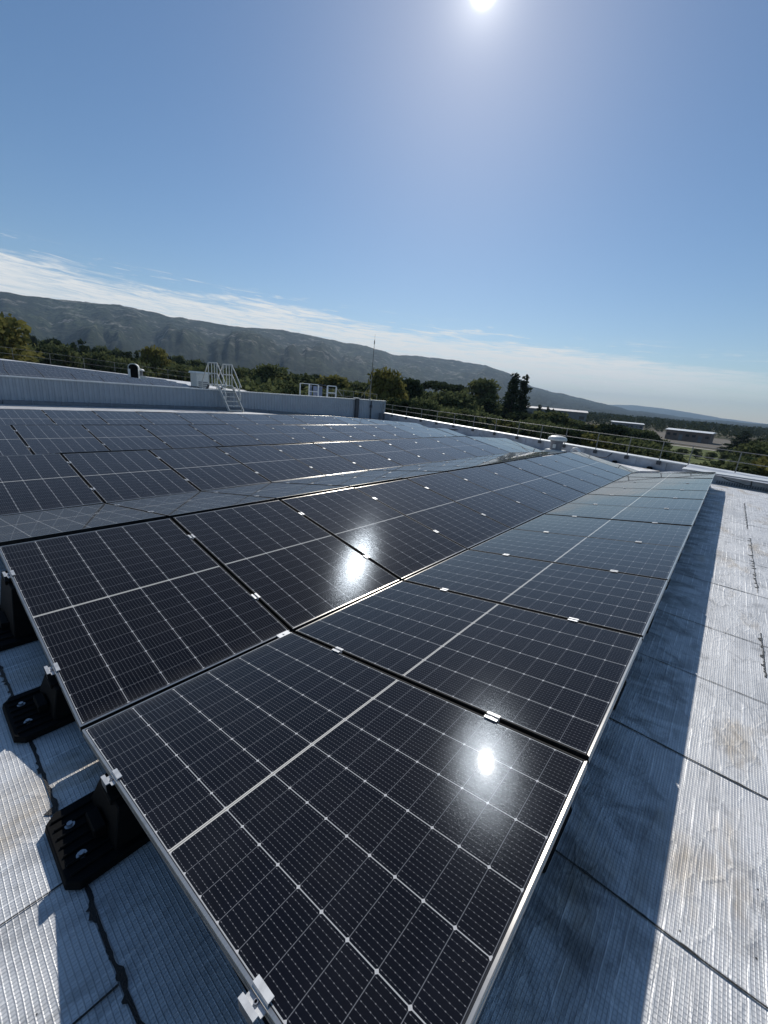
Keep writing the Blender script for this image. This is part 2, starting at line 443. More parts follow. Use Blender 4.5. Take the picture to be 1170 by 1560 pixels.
def ground_mat():
    mt, t = mat('dry_fields')
    tc = t.n('ShaderNodeTexCoord').outputs['Object']
    n = t.noise(tc, .008, 5, .6); n2 = t.noise(tc, .25, 4, .6)
    c = t.mix(t.ss(n, .40, .62), (.035, .040, .018), (.095, .080, .048))
    c = t.mix(t.ss(n2, .4, .7, 0, .5), c, (.03, .034, .015))
    finish(t, Base_Color=c, Roughness=.95, Specular_IOR_Level=.1)
    return mt


def disc(name, r, z, mt, n=64):
    vs = [(0, 0, z)] + [(r * math.cos(2 * math.pi * i / n), r * math.sin(2 * math.pi * i / n), z) for i in range(n)]
    me = mesh_np(name, vs, [(0, 1 + i, 1 + (i + 1) % n) for i in range(n)], mt)
    return link(bpy.data.objects.new(name, me))


tag(disc('ground', 15000, GZ, ground_mat()), kind='structure')


def sheet(name, pts, z, mt):
    me = mesh_np(name, [(x, y, z) for x, y in pts], [tuple(range(len(pts)))], mt)
    return tag(link(bpy.data.objects.new(name, me)), kind='structure')


def grass_mat():
    mt, t = mat('mown_grass')
    tc = t.n('ShaderNodeTexCoord').outputs['Object']
    n = t.noise(tc, .22, 5, .6)
    c = t.mix(t.ss(n, .3, .7), (.060, .090, .024), (.125, .140, .042))
    finish(t, Base_Color=c, Roughness=.95, Specular_IOR_Level=.1)
    return mt


sheet('field', [(112, -10), (196, -16), (206, 22), (128, 19)], GZ + .02, grass_mat())
sheet('path', [(199, -30), (203, -30), (212, 40), (208, 40)], GZ + .03, simple('gravel', (.42, .39, .34), .95, 0, .1, .5))
sheet('bare_soil', [(214, -10), (330, -30), (420, 60), (240, 60)], GZ + .015, simple('brown_soil', (.085, .070, .050), .95, 0, .25, .05))


def hill_mat():
    mt, t = mat('garrigue')
    tc = t.n('ShaderNodeTexCoord').outputs['Object']
    n = t.noise(tc, .0035, 6, .62, .6); n2 = t.noise(tc, .035, 6, .7); n3 = t.noise(t.scale(tc, (1, 1, 2.2)), .011, 5, .6)
    sc_ = t.noise(tc, .048, 4, .72)
    fo = t.noise(tc, .0022, 4, .6, .8)
    c = t.mix(t.ss(n2, .40, .62), (.011, .023, .012), (.072, .094, .047))
    c = t.mix(t.ss(sc_, .50, .60, 0, .85), c, (.005, .010, .007))
    c = t.mix(t.ss(sc_, .34, .44, .7, 0), c, (.15, .16, .11))
    c = t.mix(t.ss(n, .42, .62, 0, .6), c, (.020, .027, .015))
    c = t.mix(t.ss(fo, .45, .58, 0, .5), c, (.012, .020, .013))
    sep = t.n('ShaderNodeSeparateXYZ', ins={0: tc})
    c = t.mix(t.ss(sep.outputs[2], 15, 95, .65, 0), c, (.010, .017, .011))
    rock = t.m('MULTIPLY', t.ss(n3, .52, .64), t.ss(t.noise(tc, .05, 4, .7), .42, .56))
    rock = t.m('MULTIPLY', rock, t.ss(sep.outputs[2], 60, 170))
    c = t.mix(t.m('MULTIPLY', rock, .7), c, (.40, .37, .32))
    bp = t.n('ShaderNodeBump', ins={'Height': t.m('ADD', t.noise(tc, .045, 6, .72), t.m('MULTIPLY', t.noise(tc, .006, 4, .6), 3.0)), 'Strength': 1.0, 'Distance': 26.0})
    finish(t, Base_Color=c, Roughness=.95, Specular_IOR_Level=.05, Normal=bp.outputs[0])
    return mt


RIDGE = [(-30, .2), (4, .25), (7, .40), (10, .58), (14.4, 1.27), (18.3, 1.89), (21.5, 2.44), (24.6, 3.82), (27.6, 4.57), (31.9, 4.91), (36.2, 5.07), (39.7, 4.95),
         (43.2, 5.69), (48.4, 6.07), (54.2, 6.53), (60.4, 6.23), (64, 6.39), (68.1, 6.41), (70.3, 6.73), (74.8, 6.6), (78.5, 6.27), (81.5, 6.15), (95, 6.3), (115, 5.6)]


def hills():
    azs = np.arange(-4, 112, .22); nr = 80
    ra = np.array([a for a, _ in RIDGE]); re = np.array([e for _, e in RIDGE])
    vs = []
    for a in azs:
        e = float(np.interp(a, ra, re)) + .13 * mnoise.noise(Vector((a * .55, 3, 0))) + .05 * mnoise.noise(Vector((a * 3.1, 9, 0)))
        Rr = float(np.interp(a, [0, 25, 50, 90], [5200, 4300, 3300, 2500]))
        r0 = float(np.interp(a, [0, 25, 50, 90], [2600, 1700, 1150, 900]))
        Hh = Rr * math.tan(R(max(e, .1))) + 1.5
        for j in range(nr):
            t_ = j / (nr - 1) * 1.25
            r = r0 + (Rr - r0) * t_
            x, y = r * math.cos(R(a)), r * math.sin(R(a))
            tt = min(t_, 1.0)
            base = tt ** 1.25 if t_ <= 1 else 1.0 - (t_ - 1) * 1.6
            q = Vector((x * .0016, y * .0016, 4.2))
            rn = mnoise.ridged_multi_fractal(q, 1.0, 2.1, 5, 1.0, 2.0) * .5 - .55
            gl = mnoise.fractal(Vector((a * .42, r * .0012, 1.0)), 1.0, 2.0, 5)
            amp = (tt * (1 - tt) * 4) if t_ <= 1 else 0
            sp_ = mnoise.fractal(Vector((a * .16 + .25 * t_, 5.0, .3)), 1.0, 2.0, 3)
            h = GZ - 2 + (Hh - GZ) * base + Hh * amp * (.08 * rn + .14 * gl + .17 * sp_)
            h += Hh * .16 * math.exp(-((a - 57) / 7.5) ** 2 - ((t_ - .42) / .20) ** 2)
            if t_ < 1: h = min(h, r * math.tan(R(max(e, .1))) * (.72 + .28 * t_ ** .7) + 1.5)
            h += mnoise.fractal(Vector((x * .012, y * .012, 0)), 1.0, 2.0, 3) * 5 * min(1, tt * 3)
            vs.append((x, y, h))
    n = len(azs)
    i, j = np.meshgrid(np.arange(n - 1), np.arange(nr - 1), indexing='ij')
    a0 = (i * nr + j).ravel()
    f = np.stack([a0, a0 + 1, a0 + nr + 1, a0 + nr], 1)[:, ::-1]
    o = link(bpy.data.objects.new('hills', mesh_np('hills', np.array(vs), f, hill_mat(), True)))
    tag(o, kind='structure')


hills()


def far_hills():
    tab = [(-25, .2), (-12, .25), (-5, .26), (-2.4, .29), (1.4, .49), (4.3, .82), (6.8, 1.02), (9.8, 1.13), (13, .9), (20, .5)]
    azs = np.arange(-24, 20, .25); vs = []
    for a in azs:
        e = float(np.interp(a, [q[0] for q in tab], [q[1] for q in tab])) + .03 * mnoise.noise(Vector((a * 1.1, 1, 0)))
        for r, k in ((7600, 0), (8600, .35), (9500, .8), (10000, 1.0), (10800, .4)):
            Hh = 10000 * math.tan(R(e))
            vs.append((r * math.cos(R(a)), r * math.sin(R(a)), GZ - 3 + (Hh + 12) * k * (1 + .05 * mnoise.noise(Vector((a, r * .002, 0))) * (k < 1))))
    n = len(azs); i, j = np.meshgrid(np.arange(n - 1), np.arange(4), indexing='ij'); a0 = (i * 5 + j).ravel()
    f = np.stack([a0, a0 + 1, a0 + 6, a0 + 5], 1)[:, ::-1]
    tag(link(bpy.data.objects.new('far_hills', mesh_np('far_hills', np.array(vs), f, bpy.data.materials['garrigue'], True))), kind='structure')


far_hills()

# ------------------------------------------------------------------ the building we stand on
X0, DIP = 12.5, .045
def par_x(y): return 18.0 + .36 * y
def roof_z(x, y): return -.13 - DIP * max(0.0, x - X0) - .03 * min(1.0, max(0.0, (y - 14.3) / 5.7))
WY, WTOP = 20.0, .905
def up_z(x, y): return .62 + .031 * min(y - WY, 11.0) + .066 * min(max(y - 31.0, 0.0), 9.0) - .044 * max(0.0, x - 5.0)

BLD = empty('industrial_building', (0, 0, GZ), 'flat roofed industrial building with silver membrane roof and solar panels on top', 'building')


def grid_surface(name, xs_of, ys, zf, mt, parent):
    mb = MB(); nx = None
    for y in ys:
        row = xs_of(y); nx = len(row)
        for x in row: mb.v.append((x, y, zf(x, y)))
    for j in range(len(ys) - 1):
        for i in range(nx - 1):
            a = j * nx + i; mb.f.append((a, a + 1, a + nx + 1, a + nx))
    return mb.build(name, mt, parent)


grid_surface('roof_membrane', lambda y: [-7.0, X0, (X0 + par_x(y)) / 2, par_x(y)], [-16, -8, 0, 8, 14.3, WY], roof_z, M['membrane'], BLD)


def par_pt(y, off, z):
    """point beside the parapet line; off > 0 is outwards"""
    n = Vector((1, -.36, 0)).normalized()
    p = Vector((par_x(y), y, z)) + n * off
    return (p.x, p.y, p.z)


# parapet body in foil covered lengths with narrow joints
mb = MB()
ya, yb = -16.0, WY
seg = 1.05; y = ya; k = 0
while y < yb - .01:
    y1 = min(y + seg, yb)
    j = .018
    pr = .010 * ((k * 7) % 3 - 1) * .4
    for a_, b_, o_ in ((y, y1 - j, pr), (y1 - j, y1, .022)):
        zb0, zb1 = roof_z(par_x(a_), a_) - .3, roof_z(par_x(b_), b_) - .3
        mb.hexa([par_pt(a_, o_, zb0), par_pt(a_, .28, zb0), par_pt(b_, .28, zb1), par_pt(b_, o_, zb1)],
                [par_pt(a_, o_, -.045), par_pt(a_, .28, -.045), par_pt(b_, .28, -.045), par_pt(b_, o_, -.045)])
    y = y1; k += 1
parapet = mb.build('parapet', M['parapet'], BLD)
mb = MB()
y = ya
while y < yb - .01:
    y1 = min(y + 3.0, yb)
    mb.hexa([par_pt(y, -.035, -.043), par_pt(y, .32, -.043), par_pt(y1 - .006, .32, -.043), par_pt(y1 - .006, -.035, -.043)],
            [par_pt(y, -.035, .0), par_pt(y, .32, .02), par_pt(y1 - .006, .32, .02), par_pt(y1 - .006, -.035, .0)])
    y = y1
mb.build('coping', M['coping'], parapet, bevel=.004)
# outer walls
mb = MB()
mb.hexa([par_pt(-16, .05, GZ), par_pt(-16, .25, GZ), par_pt(47, .25, GZ), par_pt(47, .05, GZ)],
        [par_pt(-16, .05, -.9), par_pt(-16, .25, -.9), par_pt(47, .25, -.9), par_pt(47, .05, -.9)])
mb.box(-7, -16.2, GZ, par_x(-16) + .2, -16, -.2)
mb.box(-7.2, -16.2, GZ, -7.0, WY, -.2)
mb.build('outer_wall', M['render'], BLD)
# raised box gutter at the far right end of the roof
mb = MB()
def ux(y): return par_x(y) - .03
mb.add([(15.75, -16, -.40), (ux(-16), -16, -.40), (ux(-.9), -.9, -.40), (15.75, -.9, -.40), (15.75, -16, .0), (ux(-16), -16, .012), (ux(-.9), -.9, .012), (15.75, -.9, .0)],
       [(3, 2, 1, 0), (4, 5, 6, 7), (0, 1, 5, 4), (1, 2, 6, 5), (2, 3, 7, 6), (3, 0, 4, 7)])
gut = mb.build('gutter_upstand', M['parapet'], BLD)
mb = MB(); mb.box(15.70, -16, .014, 16.35, -.88, .032); mb.build('coping', M['coping'], gut)
mb = MB()
y = -16
while y < -1.8:                                             # ribbed foot of the upstand
    mb.box(15.70, y, -.30, 15.748, y + .03, -.17); y += .06
mb.build('ribbed_foot', M['flash'], gut)
mb = MB(); mb.box(15.25, -16, roof_z(15.25, 0) - .01, 15.695, -.95, -.258); mb.build('base_flashing', M['coping'], gut)
mb = MB(); mb.path([(15.735, -1.9, -.05), (15.73, -2.1, -.12), (15.73, -2.35, -.15), (15.73, -2.5, -.19), (15.73, -2.62, -.17)], .012)
mb.tube((15.735, -2.6, -.02), (15.735, -2.62, -.22), .014)
mb.build('drain_cable', M['dark'], gut)


# bitumen seams
def ribbon(name, p0, p1, w, blob, z_off=.004, n=None, seedv=0):
    p0, p1 = Vector((*p0, 0)), Vector((*p1, 0)); L_ = (p1 - p0).length
    n = n or max(8, int(L_ / .008)); d = (p1 - p0).normalized(); s = Vector((-d.y, d.x, 0))
    mb = MB()
    for i in range(n + 1):
        f = i / n; c = p0 + d * (L_ * f) + s * (.008 * mnoise.noise(Vector((f * L_ * 2.2, seedv, 0))))
        b1 = blob * max(0, mnoise.fractal(Vector((f * L_ * 13, seedv + 5, 0)), .8, 2, 5) - .08)
        b2 = blob * .35 * max(0, mnoise.fractal(Vector((f * L_ * 11, seedv + 9, 0)), 1, 2, 3))
        hw = w * (.5 + .25 * mnoise.noise(Vector((f * L_ * 9, seedv + 2, 0))))
        for o in (-hw - b2, hw + b1):
            q = c + s * o; mb.v.append((q.x, q.y, roof_z(q.x, q.y) + z_off))
    for i in range(n):
        a = 2 * i; mb.f.append((a, a + 1, a + 3, a + 2))
    o = mb.build(name, M['tar'], BLD)
    return o


for k, xs in enumerate((.15, 1.09, 2.05, 2.93, 3.86, 5.1, 6.36, 7.6, 9.0, 10.4, 12.0, 13.4)):
    ribbon('bitumen_seam', (xs, -1.5), (xs + (.0 if k % 2 else -.02), -2.75 if xs < 7 else -6),   .0055 + .002 * (k % 3), .006, seedv=k * 3.1)
ribbon('bitumen_seam', (3.3, -2.44), (4.1, -2.44), .008, .05, seedv=50)
ribbon('bitumen_seam', (5.2, -2.45), (7.9, -2.44), .006, .07, seedv=53)
ribbon('bitumen_seam', (8.6, -2.42), (11.6, -2.41), .010, .06, seedv=57)
ribbon('bitumen_seam', (-.15, -1.5), (-.15, 1.4), .010, .055, seedv=61)
ribbon('bitumen_seam', (.09, -1.6), (.10, 1.4), .005, .01, seedv=65)
ribbon('bitumen_seam', (-1.0, -.52), (-.16, -.53), .004, .003, seedv=71)
ribbon('bitumen_seam', (-1.0, -.92), (-.16, -.93), .006, .003, seedv=73)


# ------------------------------------------------------------------ raised part of the building, behind
UP = empty('raised_building', (0, 0, GZ), 'higher roof section behind a pale grey ribbed metal wall', 'building')
mb = MB()
XA, XB = -4.0, 25.5
pit, dep = .20, .028
xs = []
x = XA
while x < XB - .01:
    xs += [(x, 0), (x + .09, 0), (x + .11, dep), (x + .18, dep)]
    x += pit
xs.append((XB, 0))
for xx, dd in xs:
    mb.v.append((xx, WY + dd, -.75)); mb.v.append((xx, WY + dd, WTOP - .03))
for i in range(len(xs) - 1): mb.f.append((2 * i, 2 * i + 2, 2 * i + 3, 2 * i + 1))
wall = mb.build('cladding_wall', M['cladding'], UP)
mb = MB()
x = XA
while x < XB:
    x1 = min(x + 3.2, XB + .06); mb.box(x, WY - .045, WTOP - .028, x1 - .005, WY + .22, WTOP + .022); x = x1
mb.build('coping', M['coping'], wall, bevel=.004)
mb = MB()
x = XA
while x < XB - .1:
    x1 = min(x + .93, XB); za, zb = roof_z(x, WY), roof_z(x1, WY)
    mb.hexa([(x, WY - .05, za - .1), (x1 - .035, WY - .05, zb - .1), (x1 - .035, WY - .004, zb - .1), (x, WY - .004, za - .1)],
            [(x, WY - .03, za + .15), (x1 - .035, WY - .03, zb + .15), (x1 - .035, WY - .004, zb + .17), (x, WY - .004, za + .17)])
    x = x1
mb.build('base_flashing', M['flash'], wall)
# dark pilaster and conduit on the wall, end return
mb = MB(); mb.box(21.95, WY - .20, -.8, 22.28, WY - .052, WTOP + .06); pil = mb.build('downpipe_casing', M['dark'], wall, bevel=.01)
mb = MB(); mb.box(21.92, WY - .23, WTOP + .062, 22.31, WY + .1, WTOP + .11); mb.build('cap', M['coping'], pil, bevel=.008)
mb = MB(); mb.tube((23.72, WY - .09, -.8), (23.72, WY - .09, WTOP - .05), .045); mb.box(23.62, WY - .12, .35, 23.82, WY - .056, .55); mb.build('conduit', M['dark'], wall)
mb = MB(); mb.box(24.75, WY - .42, -.8, 25.1, WY - .055, -.05); mb.tube((24.9, WY - .3, -.1), (24.7, WY - .1, .75), .02); mb.build('wall_box', M['flash'], wall, bevel=.01)
mb = MB(); mb.box(XB - .02, WY + .04, -.9, XB + .03, WY + .9, WTOP - .03); mb.build('end_wall', M['cladding'], UP)
grid_surface('roof_membrane', lambda y: [-6.0, 5.0, 12.0, par_x(y)], [WY + .05, 25.5, 31, 35.5, 40, 46.2], up_z, M['membrane'], UP)
mb = MB()
mb.hexa([(-6, 46, GZ), (par_x(46), 46, GZ), (par_x(46), 46.25, GZ), (-6, 46.25, GZ)], [(-6, 46, up_z(5, 46) + .0), (par_x(46), 46, up_z(par_x(46), 46)), (par_x(46), 46.25, up_z(par_x(46), 46)), (-6, 46.25, up_z(5, 46))])
mb.build('outer_wall', M['render'], UP)
mb = MB()
for a_, b_ in ((WY + .95, 33), (33, 46)):
    za, zb = up_z(par_x(a_), a_), up_z(par_x(b_), b_)
    mb.hexa([par_pt(a_, .0, -1.2), par_pt(a_, .28, -1.2), par_pt(b_, .28, -1.2), par_pt(b_, .0, -1.2)],
            [par_pt(a_, .0, .30), par_pt(a_, .28, .30), par_pt(b_, .28, .55), par_pt(b_, .0, .55)])
mb.build('parapet', M['parapet'], UP)

# ------------------------------------------------------------------ solar panels
def frame_mesh(outer=False, near=None):
    LIP = .0085
    prof = [(LIP, 0), (.0008, 0), (0, -.0008), (0, -.010), (.0016, -.0112), (.0016, -.018), (0, -.0192), (0, -.030), (.024, -.030), (.024, -.0285), (LIP, -.0285)]
    mb = MB(); n = len(prof)
    for d, z in prof: mb.v += [(d, d, z), (PW - d, d, z), (PW - d, PL - d, z), (d, PL - d, z)]
    for i in range(n):
        for k in range(4):
            a, b = i * 4 + k, i * 4 + (k + 1) % 4; c, e = ((i + 1) % n) * 4 + (k + 1) % 4, ((i + 1) % n) * 4 + k
            mb.f.append((a, b, c, e))
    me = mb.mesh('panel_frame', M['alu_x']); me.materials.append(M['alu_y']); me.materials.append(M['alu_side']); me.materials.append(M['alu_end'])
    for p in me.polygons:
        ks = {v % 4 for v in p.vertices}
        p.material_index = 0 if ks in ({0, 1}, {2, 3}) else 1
        if p.center.z < -.002 and not (outer and ks == {2, 3}): p.material_index = 2  # sides facing gaps get the painted shade, open outer edge stays bright
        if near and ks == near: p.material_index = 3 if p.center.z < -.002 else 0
    return me


def glass_mesh():
    mb = MB(); mb.box(.0083, .0083, -.006, PW - .0083, PL - .0083, -.0012); return mb.mesh('panel_glass', M['glass'])


def clamp_mesh(end=False):
    """extruded channel along Y (the slope), across the joint in X; origin on the joint at glass level"""
    L_ = .060 if end else .058
    if end: pr = [(-.031, -.024), (-.031, .006), (-.018, .006), (-.014, -.009), (.002, -.009), (.006, .0045), (.022, .0045)]
    else: pr = [(-.022, .0035), (-.007, .0035), (-.0055, -.010), (.0055, -.010), (.007, .0035), (.022, .0035)]
    th = .003; mb = MB(); n = len(pr)
    for yy in (-L_ / 2, L_ / 2):
        for x_, z_ in pr: mb.v.append((x_, yy, z_))
        for x_, z_ in pr: mb.v.append((x_, yy, z_ + th))
    o2 = 2 * n
    for i in range(n - 1):
        mb.f.append((i, i + 1, o2 + i + 1, o2 + i)); mb.f.append((n + i, o2 + n + i, o2 + n + i + 1, n + i + 1))
        mb.f.append((i, n + i, n + i + 1, i + 1)); mb.f.append((o2 + i, o2 + i + 1, o2 + n + i + 1, o2 + n + i))
    mb.f.append((0, o2, o2 + n, n)); mb.f.append((n - 1, 2 * n - 1, o2 + 2 * n - 1, o2 + n - 1))
    return mb.mesh('panel_clamp', M['clamp'])


def bolt_mesh(z=-.008, x=0.0, r=.0052):
    mb = MB()
    mb.lathe([(r, z), (r, z + .008), (r * .62, z + .008), (r * .55, z + .003), (.0002, z + .003)], x, 0, 12)
    return mb.mesh('clamp_bolt', M['bolt'])


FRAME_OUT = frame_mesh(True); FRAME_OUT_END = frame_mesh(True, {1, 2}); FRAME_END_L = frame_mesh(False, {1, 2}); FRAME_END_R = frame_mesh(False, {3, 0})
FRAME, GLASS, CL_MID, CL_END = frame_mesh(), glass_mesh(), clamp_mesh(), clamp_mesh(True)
BO_MID, BO_END = bolt_mesh(-.007), bolt_mesh(-.009, -.006, .0058)
C_, S_ = PL * math.cos(TILT), PL * math.sin(TILT)
GV, GR = .0254, .0838
SP = 2 * C_ + GV + GR
CLY = (.41 / math.cos(TILT), 1.36 / math.cos(TILT))


def child(name, me, parent, loc=(0, 0, 0), rz=0.0):
    o = bpy.data.objects.new(name, me); o.parent = parent; o.location = loc; o.rotation_euler = (0, 0, rz); COL.objects.link(o); return o


def panel(x, y, z, up, pitch, label, group, first=False, clamps=True, last=False, tilt=TILT, outer=False):
    """x = near end of the panel along the row; y, z = low edge; up = +1 rises towards +Y, -1 towards -Y"""
    o = empty('solar_panel', (0, 0, 0), label, 'solar panel', group)
    ex = Vector((math.cos(pitch), 0, -math.sin(pitch)))
    ey0 = Vector((0, up * math.cos(tilt), math.sin(tilt)))
    ey = (ey0 - ex * ey0.dot(ex)).normalized()
    org = Vector((x, y, z)) + Vector((random.gauss(0, .0012), 0, random.gauss(0, .0012)))
    lx = ex
    if up < 0: org = org + ex * PW; lx = -ex
    ez = lx.cross(ey)
    mt = Matrix.Identity(4)
    for i in range(3): mt[i][0] = lx[i]; mt[i][1] = ey[i]; mt[i][2] = ez[i]
    jit = Matrix.Rotation(random.gauss(0, .0016), 4, 'X') @ Matrix.Rotation(random.gauss(0, .0016), 4, 'Y')
    o.matrix_world = Matrix.Translation(org) @ mt @ jit
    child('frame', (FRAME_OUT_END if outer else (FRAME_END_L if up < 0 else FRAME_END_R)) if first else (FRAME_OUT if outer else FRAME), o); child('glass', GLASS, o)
    if clamps:
        far = -.010 if up < 0 else PW + .010
        near = PW if up < 0 else 0.0
        for cy in CLY:
            if not last:
                c = child('clamp', CL_MID, o, (far, cy, 0)); child('bolt', BO_MID, c)
            if first:
                c = child('clamp', CL_END, o, (near, cy, 0), math.pi if up < 0 else 0.0)
                child('bolt', BO_END, c)
    return o


ROWS = [  # row name in words, low edge y, direction, count
    ('the rightmost row, beside the bare roof', -GV / 2, -1, 12, 'panels of the rightmost row'),
    ('the second row from the right', GV / 2, 1, 12, 'panels of the second row from the right'),
    ('the narrow third row that slopes away', SP - GV / 2, -1, 11, 'panels of the narrow third row'),
    ('the fourth row from the right', SP + GV / 2, 1, 14, 'panels of the fourth row from the right'),
    ('the hidden row behind the fourth row', 2 * SP - GV / 2, -1, 14, 'panels of the row behind the fourth'),
    ('the second facing row from the ribbed wall', 2 * SP + GV / 2, 1, 15, 'panels of the second facing row from the ribbed wall'),
    ('the hidden row before the last facing row', 3 * SP - GV / 2, -1, 16, 'panels of the row before the last facing one'),
    ('the facing row nearest the ribbed wall', 3 * SP + GV / 2, 1, 17, 'panels of the facing row nearest the ribbed wall'),
    ('the hidden row sloping to the ribbed wall', 4 * SP - GV / 2, -1, 17, 'panels of the row sloping to the ribbed wall'),
]
for rname, y0, up, cnt, grp in ROWS:
    for k in range(cnt):
        x = k * PP; brk = 11 * PP
        dz = DIP * max(0.0, x - brk); pitch = math.atan(DIP) if x >= brk - .01 else 0.0
        if y0 > 2.5 * SP and k == 0: continue                # outside the photograph
        kk = k - (1 if y0 > 2.5 * SP else 0)
        pos = '%s solar panel from the %s' % (ORD[kk], 'near end' if y0 < SP * .5 else 'left') if k < cnt - 1 else 'farthest solar panel'
        panel(x, y0, -dz, up, pitch, '%s of %s' % (pos, rname), grp, first=(k == 0), last=(k == cnt - 1), outer=(grp == 'panels of the rightmost row'))

# panels on the raised roof: three facing rows
for r_ in range(5):
    yv = WY + .75 + r_ * 2.4
    for k in range(15):
        x = 1.9 + r_ * .33 + k * PP
        if x > 10.8 + r_ * .7: break
        z = up_z(x, yv) + .10
        pitch = math.atan(.044) if x > 5 else 0.0
        where = ('just above the ribbed wall', 'second above the ribbed wall', 'third above the ribbed wall', 'fourth above the ribbed wall', 'farthest up')[r_]
        panel(x, yv, z, 1, pitch, 'raised roof solar panel, %s from the left in the row %s' % (ORD[k], where), 'panels on the raised roof', clamps=False, tilt=R(14))


# connector where the two near rows meet in the valley
mb = MB(); mb.box(1.03, -.020, -.004, 1.115, .020, .004); mb.box(1.05, -.012, -.02, 1.10, .012, -.004); mb.tube((1.072, 0, .004), (1.072, 0, .008), .006)
tag(mb.build('valley_clip', M['clamp']), 'small metal clip bridging the black gap between the two nearest rows', 'clip')


# ------------------------------------------------------------------ black mounting feet
def foot(x, y, top, ysize, label, group, right=False):
    """x,y centre of the clamped point; top = underside of the frame"""
    z = roof_z(x, y)
    o = empty('mounting_foot', (x, y, z), label, 'mounting foot', group)
    mb = MB(); hx, hy = .20, ysize / 2; c = .035
    pts = [(-hx + c, -hy), (hx - c, -hy), (hx, -hy + c), (hx, hy - c), (hx - c, hy), (-hx + c, hy), (-hx, hy - c), (-hx, -hy + c)]
    n = 8
    mb.add([(x + a, y + b, z + .005) for a, b in pts] + [(x + a * .97, y + b * .97, z + .034) for a, b in pts],
           [tuple(range(n))[::-1], tuple(range(n, 2 * n))] + [(i, (i + 1) % n, n + (i + 1) % n, n + i) for i in range(n)])
    for i in range(7):                                       # stiffening ribs
        yy = y - hy * .72 + i * hy * .24
        mb.box(x - hx * .9, yy - .004, z + .033, x - .05, yy + .004, z + .042)
    mb.build('base_tray', M['black'], o, bevel=.003)
    mb = MB()
    w0, w1 = hy * .82, hy * .55
    mb.hexa([(x - .055, y - w0, z + .03), (x + .17, y - w0, z + .03), (x + .17, y + w0, z + .03), (x - .055, y + w0, z + .03)],
            [(x - .02, y - w1, top - .012), (x + .11, y - w1, top - .012), (x + .11, y + w1, top - .012), (x - .02, y + w1, top - .012)])
    mb.box(x - .032, y - .05, top - .03, x + .05, y + .05, top - .002)
    mb.box(x - .09, y - hy * .3, z + .03, x - .05, y + hy * .3, z + .075)
    mb.build('support_block', M['black'], o, bevel=.004)
    for s in (-1, 1):
        mb = MB(); bx, by = x - .135, y + s * hy * .42
        mb.lathe([(.016, z + .034), (.016, z + .0375), (.009, z + .0375), (.009, z + .046), (.0002, z + .046)], bx, by, 12)
        mb.build('bolt', M['bolt'], o)
    return o


foot(.0, -.43, .07 - .032, .34, 'black plastic mounting foot with two bolts under the nearest panel corner', 'black feet at the near ends')
foot(.0, .40, .07 - .032, .36, 'black plastic mounting foot under the near end of the second row', 'black feet at the near ends')
foot(.0, 1.40, .236 - .032, .60, 'tall black mounting foot under the high near corner of the second row', 'black feet at the near ends')
for k in range(0, 13):
    xx = k * PP - (.01 if k else 0)
    zt = .236 - .032 - DIP * max(0, xx - 11 * PP)
    foot(xx + (.27 if k == 0 else 0), -1.41, zt, .64,
         'black mounting foot under the nearest panel of the rightmost row, by its outer clamp' if k == 0 else
         ('black mounting foot peeking out under the far corner of the rightmost row' if k == 12 else
          'black mounting foot showing below the outer edge of the rightmost row at its %s joint' % ORD[k - 1]), 'black feet under the outer edge of the rightmost row')

# ------------------------------------------------------------------ guard rails
def rail(name, pts, label, h=.68, inset=.10, ztop=lambda i: .02, thick=.0125):
    o = empty(name, pts[0], label, 'railing')
    for p in pts:
        mb = MB(); p = Vector(p)
        mb.box(p.x - .014, p.y - .014, p.z - .12, p.x + .014, p.y + .014, p.z + h)
        b = mb.build('post', M['steel'], o)
        mb = MB()
        mb.box(p.x - .06, p.y - .07, p.z - .17, p.x - .0145, p.y + .07, p.z - .03)
        mb.build('post_foot', M['dark'], b)
    for hh in (h, h * .52):
        mb = MB(); mb.path([(p[0], p[1], p[2] + hh) for p in pts], thick, 8)
        mb.build('rail', M['steel'], o, smooth=True)
    return o


ys = [-14.2, -11.8, -9.4, -7.0, -4.6, -2.2, -.9, .01, 1.16, 2.44, 3.9, 5.2, 6.56, 8.09, 9.75, 11.44, 13.1, 14.8, 16.6, 18.5, 19.9]
rail('guard_rail', [par_pt(y, -.02, .0) for y in ys], 'long grey two-bar railing along the far white parapet')
ys2 = [WY + 1.2 + i * 2.1 for i in range(13)]
rail('guard_rail', [par_pt(y, .1, .30 + .25 * (y - WY) / 26) for y in ys2], 'grey railing behind the ribbed wall between steel steps and white frame', h=1.05, thick=.012)
rail('guard_rail', [(x, 45.8, up_z(x, 45.8)) for x in np.arange(2.0, 32.0, 2.5)], 'thin railing at the far left edge of the raised roof before dark trees', h=1.0, thick=.010)

